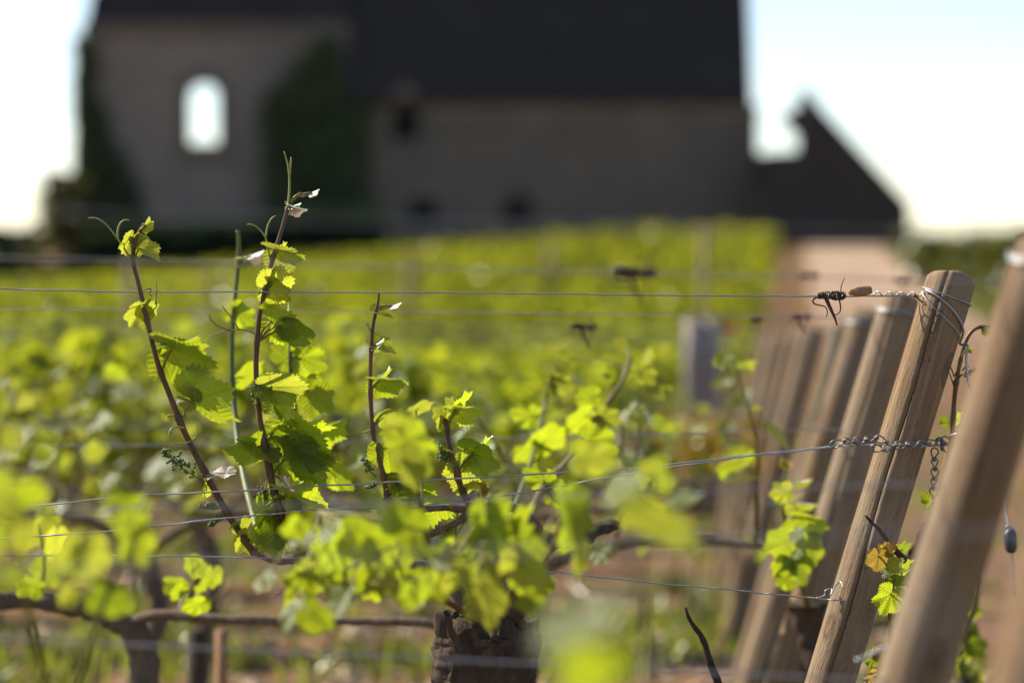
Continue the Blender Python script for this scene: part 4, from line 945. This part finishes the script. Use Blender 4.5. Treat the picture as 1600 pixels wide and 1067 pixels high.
# ------------------------------------------------------------------ the vine between the posts, right
VR = Vine('thin vine climbing between the sharp post and the big blurred post, with yellow young leaves', Vector((P(1440, 1000, 3.25).x, P(1440, 1000, 3.25).y, gz(.55, 3.25))))
gnarl([Vector(VR.root.location)+Vector((0, 0, -.05)), (1385, 1300, 3.3), (1392, 1130, 3.3), (1400, 1000, 3.3), (1412, 900, 3.3), (1440, 840, 3.28), (1462, 790, 3.27), (1480, 730, 3.27)], PX(20), PX(6), M['bark'], 'trunk', VR)
VR.shoot([(1462, 790, 3.26), (1476, 735, 3.25), (1486, 690, 3.24), (1489, 640, 3.24), (1495, 590, 3.23), (1503, 550, 3.23), (1515, 522, 3.23), (1530, 511, 3.23), (1548, 510, 3.23)], PX(6), PX(2.2), M['stem_olive'], d=3.24,
  leaves=[LF((1492, 600), (1510, 580), (1530, 575), -40, 'wavy', 'leaf_pink', d=3.22), LF((1500, 560), (1512, 545), (1525, 545), -30, 'young', 'leaf', d=3.22), LF((1488, 650), (1482, 660), (1464, 650), 30, 'fold', 'leaf', d=3.26, w=.8), LF((1488, 660), (1494, 656), (1506, 640), 30, 'wavy', 'leaf_young', d=3.25), LF((1487, 680), (1490, 675), (1510, 668), 30, 'young', 'leaf_pink', d=3.24),
    LF((1470, 770), (1456, 785), (1436, 768), 30, 'fold', 'leaf', d=3.25, w=.9), LF((1470, 770), (1452, 790), (1462, 775), 10, 'young', 'leaf_young', d=3.25), LF((1545, 510), (1540, 510), (1556, 516), 20, 'young', 'leaf', d=3.23), LF((1530, 512), (1540, 518), (1552, 528), 10, 'young', 'leaf', d=3.23)],
  tendrils=[dict(paths=[[(1492, 590), (1484, 570), (1478, 556)], [(1491, 605), (1486, 590), (1480, 575)]], r=.0011, m=M['stem_brown'], d=3.23), dict(paths=[[(1487, 700), (1498, 680), (1502, 655), (1501, 636)]], r=.0009, d=3.24)])
VR.shoot([(1395, 1010, 3.22), (1390, 950, 3.16), (1385, 905, 3.14), (1380, 880, 3.13), (1378, 860, 3.13)], PX(4), PX(2), M['stem_green'], d=3.14,
  leaves=[LF((1380, 885), (1372, 868), (1368, 898), 0, 'flat', 'leaf_bronze', w=1.35, d=3.12), LF((1378, 860), (1385, 858), (1392, 842), 20, 'wavy', 'leaf_bronze', w=1.2, d=3.13), LF((1378, 862), (1384, 858), (1408, 850), -20, 'wavy', 'leaf_bronze', w=.8, d=3.13), LF((1378, 862), (1380, 858), (1370, 846), 30, 'young', 'leaf_bronze', d=3.13),
    LF((1388, 920), (1388, 890), (1424, 882), 64, 'wavy', 'leaf', w=1.0, d=3.12, g=True), LF((1390, 945), (1392, 928), (1374, 968), 20, 'wavy', 'leaf', w=1.1, d=3.1), LF((1388, 925), (1398, 905), (1430, 910), 20, 'wavy', 'leaf_dark', w=.9, d=3.2), LF((1388, 925), (1410, 890), (1436, 870), 30, 'flat', 'leaf_dark', d=3.26), LF((1385, 905), (1405, 860), (1430, 845), 20, 'wavy', 'leaf_dark', d=3.28),
    LF((1390, 945), (1405, 930), (1422, 960), 10, 'wavy', 'leaf_dark', d=3.26)])
VR.shoot([(1380, 1110, 3.25), (1370, 1060, 3.18), (1366, 1030, 3.15), (1364, 1016, 3.14)], PX(3), PX(2), M['stem_green'], d=3.14,
  leaves=[LF((1364, 1018), (1362, 1022), (1366, 1004), 20, 'young', 'leaf_bronze', d=3.14, w=1.0), LF((1364, 1018), (1365, 1020), (1380, 1010), 0, 'young', 'leaf_bronze', d=3.14), LF((1366, 1030), (1364, 1028), (1358, 1048), 10, 'wavy', 'leaf', d=3.14), LF((1370, 1060), (1366, 1056), (1350, 1080), 10, 'wavy', 'leaf_bronze', d=3.15, w=.8), LF((1370, 1060), (1380, 1060), (1400, 1075), 10, 'wavy', 'leaf_dark', d=3.15)])
gnarl([(1413, 875, 3.2), (1390, 850, 3.16), (1374, 828, 3.13), (1352, 806, 3.11)], PX(6), PX(1.5), M['twig'], 'spur', VR)
# small vine right of the big blurred post
VS = Vine('small leafy vine low behind the big blurred right post', Vector((P(1505, 1000, 4.2).x, P(1505, 1000, 4.2).y, gz(.8, 4.2))))
gnarl([Vector(VS.root.location)+Vector((0, 0, -.05)), (1512, 1150, 4.2), (1506, 1060, 4.2)], PX(18, 4.2), PX(10, 4.2), M['bark'], 'trunk', VS)
rd = random.Random(77)
VS.shoot([(1506, 1060, 4.2), (1502, 1000, 4.2), (1520, 950, 4.2), (1526, 910, 4.2), (1524, 880, 4.2)], PX(5, 4.2), PX(2, 4.2), M['stem_green'], d=4.2,
  leaves=[LF((1502+rd.uniform(0, 20), y), (1506+rd.uniform(-12, 22), y), (1506+rd.uniform(-30, 44), y+rd.uniform(-4, 34)), rd.uniform(-35, 35), rd.choice(['wavy', 'flat', 'cup']), rd.choice(['leaf', 'leaf_young']), d=4.2) for y in (905, 930, 950, 962, 978, 990, 1002, 1014, 1026, 1036, 1046, 1058, 1066)])

# ------------------------------------------------------------------ blurred vines in front
def leafset(rd, spots, d, mats=('leaf', 'leaf_young'), dj=.12):
    out = []
    for (x, y, s) in spots:
        a = rd.uniform(0, 6.28); a = a if math.sin(a) > -.5 else -a
        out.append(dict(at=None, b=(x-math.cos(a)*s*.35, y-math.sin(a)*s*.35), t=(x+math.cos(a)*s*.6, y+math.sin(a)*s*.6), r=rd.uniform(-35, 35), k=rd.choice(['wavy', 'flat', 'cup', 'fold']), m=rd.choice(mats), d=d+rd.uniform(-dj, dj)))
    return out
rd = random.Random(21)
b0 = P(90, 1100, 2.25); VL = Vine('blurred bright leafy vine in front at the lower left', Vector((b0.x, b0.y, gz(b0.x, b0.y))))
gnarl([Vector(VL.root.location)+Vector((0, 0, -.05)), (95, 1400, 2.25), (85, 1200, 2.25), (100, 1120, 2.25)], PX(40, 2.25), PX(22, 2.25), M['bark'], 'trunk', VL, seg=16)
VL.shoot([(100, 1130, 2.25), (150, 980, 2.2), (200, 840, 2.2), (235, 760, 2.25)], PX(6, 2.2), PX(3, 2.2), M['stem_green'], d=2.2,
  leaves=[dict(b=(125, 862), t=(88, 915), r=0, k='wavy', m='leaf_young', d=2.0, w=1.1, sc=1), dict(b=(140, 860), t=(165, 920), r=20, k='wavy', m='leaf_young', d=2.2), dict(b=(205, 830), t=(228, 890), r=-10, k='wavy', m='leaf', d=2.2, sc=1), dict(b=(110, 925), t=(90, 955), r=10, k='cup', m='leaf_young', d=2.2), dict(b=(190, 775), t=(255, 800), r=-40, k='fold', m='leaf', d=2.3), dict(b=(168, 752), t=(194, 770), r=65, k='flat', m='leaf_young', d=2.3, g=True),
          dict(b=(168, 792), t=(196, 814), r=70, k='flat', m='leaf_young', d=2.3, g=True), dict(b=(160, 930), t=(230, 960), r=10, k='wavy', m='leaf_dark', d=2.2), dict(b=(140, 760), t=(160, 780), r=0, k='cup', m='leaf_young', d=2.3), dict(b=(150, 700), t=(130, 730), r=20, k='wavy', m='leaf_young', d=2.3)])
VL.shoot([(90, 1130, 2.25), (50, 980, 2.15), (20, 830, 2.1), (10, 720, 2.1)], PX(6, 2.2), PX(3, 2.2), M['stem_green'], d=2.1,
  leaves=leafset(rd, [(20, 800, 68), (60, 770, 52), (0, 740, 60), (35, 850, 52), (-30, 860, 75), (60, 705, 44), (20, 695, 50), (-40, 760, 66), (10, 900, 46)], 1.95))
b0 = P(985, 1100, 1.95); VF = Vine('very blurred vine closest to the lens in front of the stump, with big pale leaves', Vector((b0.x, b0.y, gz(b0.x, b0.y))))
gnarl([Vector(VF.root.location)+Vector((0, 0, -.05)), (980, 1450, 1.95), (985, 1250, 1.9), (990, 1180, 1.9)], PX(40, 2), PX(22, 2), M['bark'], 'trunk', VF, seg=16)
VF.shoot([(985, 1180, 1.9), (960, 1080, 1.75), (940, 1020, 1.45), (925, 985, 1.35)], PX(6, 2), PX(2, 2), M['stem_green'], d=1.6,
  leaves=[dict(b=(880, 985), t=(1000, 1010), r=50, k='flat', m='leaf', d=1.3, w=.55, g=True, sc=1), dict(b=(920, 1030), t=(900, 1100), r=-10, k='wavy', m='leaf', d=1.35, w=1.3, sc=1), dict(b=(930, 985), t=(985, 945), r=20, k='flat', m='leaf_dark', d=1.4, w=.6), dict(b=(965, 1030), t=(1000, 1080), r=-10, k='wavy', m='leaf_dark', d=1.4, w=.7)])
VF.shoot([(995, 1180, 1.95), (1010, 1000, 2.0), (1000, 860, 2.0), (985, 770, 2.0)], PX(3.5, 2), PX(1.8, 2), M['stem_olive'], d=2.0,
  leaves=[dict(b=(1012, 806), t=(1108, 868), r=-30, k='flat', m='leaf_young', d=1.85, w=.5, sc=.95), dict(b=(965, 765), t=(1035, 785), r=64, k='flat', m='leaf', d=1.95, w=.9, g=True), dict(b=(1030, 740), t=(1048, 790), r=-20, k='wavy', m='leaf', d=2.1, w=.7), dict(b=(915, 715), t=(985, 730), r=-10, k='wavy', m='leaf_young', d=2.3, w=.9), dict(b=(1010, 730), t=(1055, 715), r=20, k='wavy', m='leaf_young', d=2.2, w=.8)])

# ------------------------------------------------------------------ vines of the rows behind
def random_vine(label, x, d, seed, leaves=True, group='leafy vines in the rows behind', height=1.0):
    rd = random.Random(seed); z = gz(x, d); v = Vine(label, Vector((x, d, z)), group)
    o = Vector((x, d, z)); hd = o+Vector((rd.uniform(-.03, .03), rd.uniform(-.03, .03), .44))
    gnarl([o+Vector((0, 0, -.06)), o+Vector((rd.uniform(-.03, .03), 0, .16)), o+Vector((rd.uniform(-.04, .04), rd.uniform(-.02, .02), .32)), hd], .023, .019, M['bark_grey'], 'trunk', v, .4)
    for s_ in (-1, 1):
        c_ = [hd, hd+Vector((s_*.12, 0, .07)), hd+Vector((s_*.28, 0, .09)), hd+Vector((s_*.46, 0, .08))]; gnarl(c_, .013, .006, M['cane'], 'cane', v)
    for k in range(8):
        s_ = -1+2*k/7+rd.uniform(-.1, .1); st = hd+Vector((s_*.44, 0, .09)); h = rd.uniform(.16, .36)*height
        tip = st+Vector((rd.uniform(-.12, .12), rd.uniform(-.14, .14), h)); mid = st.lerp(tip, .5)+Vector((rd.uniform(-.04, .04), rd.uniform(-.04, .04), 0))
        bm = bmesh.new(); cl_ = smooth_pts([st, mid, tip], 5); tube(bm, cl_, lambda t: .004*(1-.6*t), 6); sh = bmo('shoot', bm, M['stem_olive'], v.root, None, True, v.inv)
        nl = rd.randint(7, 9)
        for i in range(nl):
            q = cl_[min(len(cl_)-1, int((i+.6)/nl*len(cl_)))]; a = rd.uniform(0, 6.28); size = rd.uniform(.034, .062)*(1-.3*i/nl)
            dr = Vector((math.cos(a), math.sin(a), rd.uniform(-.5, .3))).normalized(); b = q+dr*.035; t = b+Vector((dr.x, dr.y, dr.z-.35)).normalized()*size
            y = (t-b).normalized(); z_ = Vector((rd.gauss(0, .45), rd.gauss(0, .45), 1)); z_ = (z_-y*z_.dot(y)).normalized(); x_ = y.cross(z_)
            lf = bpy.data.objects.new('leaf', LV[rd.choice(['wavy', 'flat', 'cup', 'fold', 'droop']), rd.choice(['leaf', 'leaf', 'leaf_young'])]); C.objects.link(lf); lf.parent = sh
            lf.matrix_basis = Matrix(((x_.x*size, y.x*size, z_.x*size, b.x), (x_.y*size, y.y*size, z_.y*size, b.y), (x_.z*size, y.z*size, z_.z*size, b.z), (0, 0, 0, 1)))
    return v
# the vine at the first row behind, left: blurred trunk, cordon and leaf cluster
b0 = P(228, 1000, 4.0); VB = Vine('blurred dark vine trunk with a long horizontal cane at the lower left', Vector((b0.x, b0.y, gz(b0.x, b0.y))))
gnarl([Vector(VB.root.location)+Vector((0, 0, -.05)), (225, 1250, 4.0), (228, 1100, 4.0), (222, 1010, 4.0), (180, 965, 4.0), (110, 945, 4.0), (20, 938, 4.0), (-120, 932, 4.0)], PX(31, 4), PX(10, 4), M['bark_grey'], 'trunk', VB)
gnarl([(195, 975, 4.0), (250, 960, 3.98), (330, 966, 3.95), (420, 969, 3.93), (540, 970, 3.93), (660, 972, 3.9), (700, 985, 3.9)], PX(9, 4), PX(7, 4), M['cane'], 'cane', VB)
rd = random.Random(31)
VB.shoot([(300, 968, 3.95), (298, 930, 3.9), (310, 890, 3.88), (312, 870, 3.88)], PX(4, 4), PX(2, 4), M['stem_green'], d=3.88, leaves=leafset(rd, [(282, 912, 42), (312, 893, 40), (332, 908, 38), (296, 948, 44), (322, 940, 36), (275, 930, 34), (312, 920, 34), (300, 885, 30)], 3.85, dj=.05))
VB.shoot([(60, 940, 4), (70, 880, 4), (60, 820, 4)], PX(4, 4), PX(2, 4), M['stem_green'], d=4, leaves=leafset(rd, [(60, 890, 60), (85, 860, 60), (50, 840, 60), (80, 820, 50), (40, 910, 50)], 4))
for (px, d, lab, a) in ((306, 4.6, 'thin dark blurred stake beside the blurred trunk at the lower left', 'bark'), (346, 4.5, 'pinkish brown blurred stake right of the thin dark one at the lower left', 'cutwood')):
    bm = bmesh.new(); q = P(px, 985, d); tube(bm, [Vector((q.x, q.y, gz(q.x, q.y)-.1)), q+Vector((0, 0, -.15)), q], PX(14 if px < 320 else 10, d), 10)
    tag(bmo('wooden_stake', bm, M[a]), lab, 'stake')
# vine head and leaf cluster by the first posts
b0 = P(1262, 960, 4.1); VC = Vine('blurred vine with a dark head and bright leaf cluster left of the sharp cracked post', Vector((b0.x, b0.y, gz(b0.x, b0.y))))
bm = bmesh.new(); tube(bm, smooth_pts([Vector(VC.root.location)+Vector((.05, 0, -.1)), P(1275, 1100, 4.1), P(1268, 1000, 4.1), P(1262, 965, 4.1), P(1262, 945, 4.1)], 5), lambda t: PX(20, 4.1)+PX(22, 4.1)*max(0, t-.6)*1.6, 16)
for v in bm.verts: v.co += Vector(noise.noise_vector(v.co*50))*.01
VC.part('trunk', bm, M['bark'])
VC.shoot([(1262, 945, 4.05), (1245, 880, 3.95), (1228, 820, 3.9), (1222, 770, 3.9), (1228, 735, 3.9), (1222, 715, 3.9)], PX(6, 4), PX(2.2, 4), M['stem_green'], d=3.9,
  leaves=[dict(b=(1228, 768), t=(1190, 775), r=0, k='wavy', m='leaf_young', d=3.88, w=1.2), dict(b=(1228, 845), t=(1178, 865), r=0, k='flat', m='leaf', d=3.85, w=1.2), dict(b=(1250, 812), t=(1316, 835), r=-40, k='fold', m='leaf', d=3.85, w=1.0), dict(b=(1242, 838), t=(1268, 822), r=66, k='flat', m='leaf', d=3.8, w=1.1, g=True),
          dict(b=(1262, 850), t=(1275, 905), r=0, k='wavy', m='leaf', d=3.85, w=1.0), dict(b=(1240, 880), t=(1265, 930), r=0, k='wavy', m='leaf_dark', d=3.85), dict(b=(1225, 880), t=(1200, 910), r=10, k='cup', m='leaf', d=3.85, w=1.1), dict(b=(1225, 905), t=(1255, 925), r=50, k='wavy', m='leaf', d=3.82, w=1.0), dict(b=(1245, 865), t=(1262, 875), r=60, k='flat', m='leaf', d=3.8, w=1.2, g=True),
          dict(b=(1232, 795), t=(1252, 790), r=10, k='cup', m='leaf_young', d=3.85, w=1.3), dict(b=(1240, 780), t=(1262, 768), r=55, k='flat', m='leaf_pink', d=3.85), dict(b=(1255, 785), t=(1290, 792), r=40, k='fold', m='leaf_young', d=3.9), dict(b=(1250, 752), t=(1280, 748), r=40, k='fold', m='leaf_young', d=3.9), dict(b=(1224, 722), t=(1246, 730), r=-20, k='young', m='leaf_bronze', d=3.9), dict(b=(1222, 718), t=(1218, 706), r=0, k='young', m='leaf_pink', d=3.9), dict(b=(1235, 850), t=(1240, 800), r=20, k='wavy', m='leaf', d=3.95)])
WHERE = ['at the left edge', 'left of tall shoots', 'behind tall shoots', 'in the middle', 'right of centre', 'near the posts']
used = {}
def where(x, d):
    px = 800+x/d*FPX
    return WHERE[0 if px < 60 else 1 if px < 330 else 2 if px < 560 else 3 if px < 800 else 4 if px < 1000 else 5]
def lab(base, x, d):
    l = base+', '+where(x, d); used[l] = used.get(l, 0)+1
    return l if used[l] == 1 else l.replace(', ', ', second one ')
for d_, xs_ in ((4.3, (.0,)), (5.2, (-.79, -.05)), (6.2, (-1.55, -.81, -.03))):
    for i, x_ in enumerate(xs_):
        dd_ = d_+.05*math.sin(i*7+d_); random_vine(lab('blurred vine in '+ROW[min(ROW, key=lambda k: abs(k-d_))].replace('the sharp vine', 'the sharp one'), x_, d_), x_, dd_, int(d_*31)+i)
# farther rows: shared meshes of six kinds, each vine with trunk, cane and foliage
PROT = []
for k in range(6):
    rd = random.Random(100+k); bm = bmesh.new()
    tube(bm, smooth_pts([(0, 0, -.1), (rd.uniform(-.04, .04), 0, .16), (rd.uniform(-.04, .04), .02, .32), (0, 0, .44)], 4), lambda t: .026-.008*t, 8)
    for v in bm.verts: v.co += Vector(noise.noise_vector(v.co*25))*.012
    tm = bpy.data.meshes.new('trunk'); bm.to_mesh(tm); bm.free(); tm.materials.append(M['bark_grey'])
    bm = bmesh.new(); tube(bm, smooth_pts([(-.5, 0, .52), (-.2, 0, .54), (0, 0, .43), (.2, 0, .54), (.5, 0, .53)], 4), .009, 6)
    cm = bpy.data.meshes.new('cane'); bm.to_mesh(cm); bm.free(); cm.materials.append(M['cane'])
    vs, fs = [], []
    for j in range(9):
        s_ = -1+2*j/8; st = Vector((s_*.46, 0, .54)); tip = st+Vector((rd.uniform(-.14, .14), rd.uniform(-.16, .16), rd.uniform(.16, .36)))
        for i in range(30):
            q = st.lerp(tip, i/24-.12)+Vector((rd.gauss(0, .05), rd.gauss(0, .065), rd.gauss(0, .03))); sz = rd.uniform(.034, .064)
            y = Vector((rd.gauss(0, 1), rd.gauss(0, 1), rd.uniform(-1, .1))).normalized(); z_ = Vector((rd.gauss(0, .5), rd.gauss(0, .5), 1)); z_ = (z_-y*z_.dot(y)).normalized(); x_ = y.cross(z_)
            lm = LOW[rd.randrange(4)]; o_ = len(vs)
            for v in lm.vertices: vs.append(q+(x_*v.co.x+y*v.co.y+z_*v.co.z)*sz)
            for p in lm.polygons: fs.append([o_+c for c in p.vertices])
    fm = bpy.data.meshes.new('foliage'); fm.from_pydata(vs, [], fs); fm.materials.append(M['field'])
    PROT.append((tm, cm, fm))
rd = random.Random(9); count = 0
row_d = 7.2
while row_d < 21.5 and count < 200:
    xl = -.5-row_d*.235; xr = postx(row_d)-(.95 if row_d < 13 else .6); x = xl+rd.uniform(0, .6)
    while x < xr:
        dd_ = row_d+rd.uniform(-.06, .06); r_ = min(ROW, key=lambda k: abs(k-row_d))
        near = row_d < 9.5
        o = thing('grapevine', lab('blurred vine in '+ROW[r_].replace('the sharp vine', 'the sharp one'), x, row_d) if near else 'blurred leafy vine in the middle rows between the sharp vine and the slope', 'grapevine', (x, dd_, gz(x, dd_)), 'leafy vines in the rows behind' if near else 'leafy vines of the middle rows')
        o.rotation_euler = (0, 0, rd.choice((0, math.pi))+rd.uniform(-.1, .1)); s_ = rd.uniform(.85, 1.15); o.scale = (1, 1, s_)
        tm, cm, fm = PROT[rd.randrange(6)]
        obj('trunk', tm, o); obj('cane', cm, o); obj('foliage', fm, o, None, 'stuff'); count += 1
        x += rd.uniform(.9, 1.05)
    row_d += 1.0
# far slope: all remaining rows as one mass
cen, sz = [], []
y = row_d
while y < 84:
    w0 = -.30*y-1; w1 = postx(y)-.35+max(0, y-18)*.024
    n = int((w1-w0)*(46 if y < 40 else 30)); xs_ = rng.uniform(w0, w1, n)
    tops = .62+.10*np.array([noise.noise((float(a)*.9, y*1.7, 0)) for a in xs_])
    hh = .42+rng.random(n)**.8*(tops-.42+.22*rng.random(n)**3); yy = y+rng.normal(size=n)*.10
    for a, b, c in zip(xs_, yy, hh): cen.append((a, b, gz(float(a), float(b))+c))
    sz.append(rng.uniform(.10, .17, n)*(1 if y < 40 else 1.2)); y += 1.0
o = leaf_cloud('far_vines', cen, np.concatenate(sz), M['far'], None, 'stuff', .6)
tag(o, 'yellow green rows of vines covering the slope up to the manor', 'vineyard')
# stakes standing in the field, vine guard, poppy
for i, (px, pt, d, r, lb) in enumerate(((1100, 352, 20, .030, 'tall blurred brown stake standing in the rows left of the dirt track'), (640, 396, 30, .05, 'dark blurred stake in the vineyard slope right of the tallest shoot'),
        (205, 402, 24, .05, 'dark blurred stake in the vineyard slope behind the left shoot tip'), (330, 420, 34, .05, 'faint stake in the vineyard slope between the two left shoots'), (860, 372, 48, .06, 'faint stake on the vineyard slope below the manor wall'))):
    bm = bmesh.new(); t = P(px, pt, d); tube(bm, [Vector((t.x, t.y, gz(t.x, t.y)-.1)), t], r, 10)
    tag(bmo('wooden_stake', bm, M['post']), lb, 'stake')
bm = bmesh.new(); q = P(1098, 498, 11.0); h = .44
for s_ in (-1, 1):
    tube(bm, [q+Vector((s_*.042, 0, -.9)), q+Vector((s_*.042, 0, -.2)), q+Vector((s_*.042, 0, 0))], .044, 12)
tag(bmo('grey_post', bm, M['guard']), 'broad lilac grey double post, blurred, left of the red poppy', 'post')
pp = thing('poppy', 'blurred red poppy beside the grey double post', 'flower', P(1140, 540, 9.3))
pi_ = Matrix.Translation(-pp.location); bm = bmesh.new(); c = P(1140, 520, 9.3)
for k in range(5):
    a = k*2*math.pi/5; ring = [bm.verts.new(c+Vector((math.cos(a+s_)*r_*.042, math.sin(a+s_)*r_*.042, z_*.042))) for s_, r_, z_ in ((0, .05, -.3), (-.6, .7, .2), (-.35, .95, .75), (.35, .95, .75), (.6, .7, .2))]
    bm.faces.new(ring)
bmo('petals', bm, M['poppy'], pp, None, True, pi_)
bm = bmesh.new(); g0 = Vector((c.x, c.y, gz(c.x, c.y))); tube(bm, smooth_pts([g0, g0.lerp(c, .5)+Vector((.02, 0, 0)), c+Vector((0, 0, -.01))], 5), .003, 6); bmo('stem', bm, M['stem_green'], pp, None, True, pi_)
# dark twig and a yellowing weed
bm = bmesh.new(); tube(bm, smooth_pts([P(1071, 948), P(1077, 968), P(1098, 998), P(1108, 1030), P(1122, 1066), P(1140, 1120), P(1150, 1300), P(1155, 1520)], 6), lambda t: PX(2.2)+PX(4)*min(1, t*2), 8)
for v in bm.verts: v.co += Vector(noise.noise_vector(v.co*90))*.0014
tag(bmo('twig', bm, M['twig']), 'dark bare twig sticking up in front of the brown soil near the bottom', 'twig')
wd = thing('weed', 'blurred yellow leafy weed below the grey double post', 'plant', P(1110, 720, 8.2)); wdi = Matrix.Translation(-wd.location)
wc = [P(1105+rng.normal()*45, 695+rng.normal()*24, 8.2+rng.normal()*.1) for _ in range(70)]
leaf_cloud('foliage', [q-wd.location for q in wc], rng.uniform(.05, .09, 70), M['yellowleaf'], wd, 'stuff')
bm = bmesh.new()
for k in range(4):
    q = P(1060+k*30, 700, 8.2); tube(bm, [Vector((q.x, q.y, gz(q.x, q.y))), q], .004, 6)
bmo('stem', bm, M['stem_green'], wd, None, True, wdi)
# ------------------------------------------------------------------ ground cover
wy = 5+rng.random(5200)**1.5*75; wx = np.array([postx(float(b))+tr(float(b))+.05 for b in wy])+np.abs(rng.normal(size=5200))*(.25+wy*.06)
wz = np.array([gz(float(a), float(b)) for a, b in zip(wx, wy)])+rng.random(5200)**2*(.12+wy*.008)
tag(leaf_cloud('verge_weeds', np.stack([wx, wy, wz], 1), rng.uniform(.02, .05, 5200)*(1+wy*.06), M['olive'], None, 'stuff', .2), 'olive weeds and tall grass along the verge right of the dirt track', 'weeds')
n = 26000; yy = 4.5+rng.random(n)**1.6*26; xx = rng.uniform(-.26, .27, n)*yy
keep = np.array([noise.noise((float(a)*1.1, float(b)*1.1, 5))+.45*noise.noise((float(a)*4, float(b)*4, 1)) > .02 for a, b in zip(xx, yy)]); xx, yy = xx[keep], yy[keep]; n = len(xx)
zz = np.array([gz(float(a), float(b)) for a, b in zip(xx, yy)]); hgt = rng.uniform(.03, .13, n)
a = rng.uniform(0, 6.28, n); w = rng.uniform(.002, .005, n)*(1+yy*.12); lx, ly = rng.normal(size=n)*.4*hgt, rng.normal(size=n)*.4*hgt
V3 = np.empty((n, 5, 3)); ca, sa = np.cos(a)*w, np.sin(a)*w
V3[:, 0] = np.stack([xx-ca, yy-sa, zz], 1); V3[:, 1] = np.stack([xx+ca, yy+sa, zz], 1)
V3[:, 2] = np.stack([xx+lx*.4-ca*.8, yy+ly*.4-sa*.8, zz+hgt*.6], 1); V3[:, 3] = np.stack([xx+lx*.4+ca*.8, yy+ly*.4+sa*.8, zz+hgt*.6], 1); V3[:, 4] = np.stack([xx+lx*1.3, yy+ly*1.3, zz+hgt], 1)
me = bpy.data.meshes.new('grass'); me.from_pydata(V3.reshape(-1, 3).tolist(), [], [f for i in range(n) for f in ((5*i, 5*i+1, 5*i+3, 5*i+2), (5*i+2, 5*i+3, 5*i+4))])
tag(obj('grass', me, None, M['grass'], 'stuff'), 'sparse green and straw grass on the soil between the rows', 'grass')
n = 9000; yy = 4+rng.random(n)**1.5*22; xx = rng.uniform(-.26, .27, n)*yy
vs, fs = [], []
oct_ = ((1,0,0),(-1,0,0),(0,1,0),(0,-1,0),(0,0,1),(0,0,-1)); of = ((0,2,4),(2,1,4),(1,3,4),(3,0,4),(2,0,5),(1,2,5),(3,1,5),(0,3,5))
for x, y_ in zip(xx, yy):
    s_ = float(rng.gamma(2, .006))+.004; b = len(vs); z_ = gz(float(x), float(y_))
    for c in oct_: j = rng.uniform(.5, 1.3); vs.append((x+c[0]*s_*j*1.3, y_+c[1]*s_*j*1.3, z_+c[2]*s_*j*.7+s_*.2))
    fs += [(b+i, b+j, b+k) for i, j, k in of]
me = bpy.data.meshes.new('soil_clods'); me.from_pydata(vs, [], fs)
tag(obj('soil_clods', me, None, M['clod'], 'stuff'), 'crumbled brown soil and small stones between the rows', 'soil')
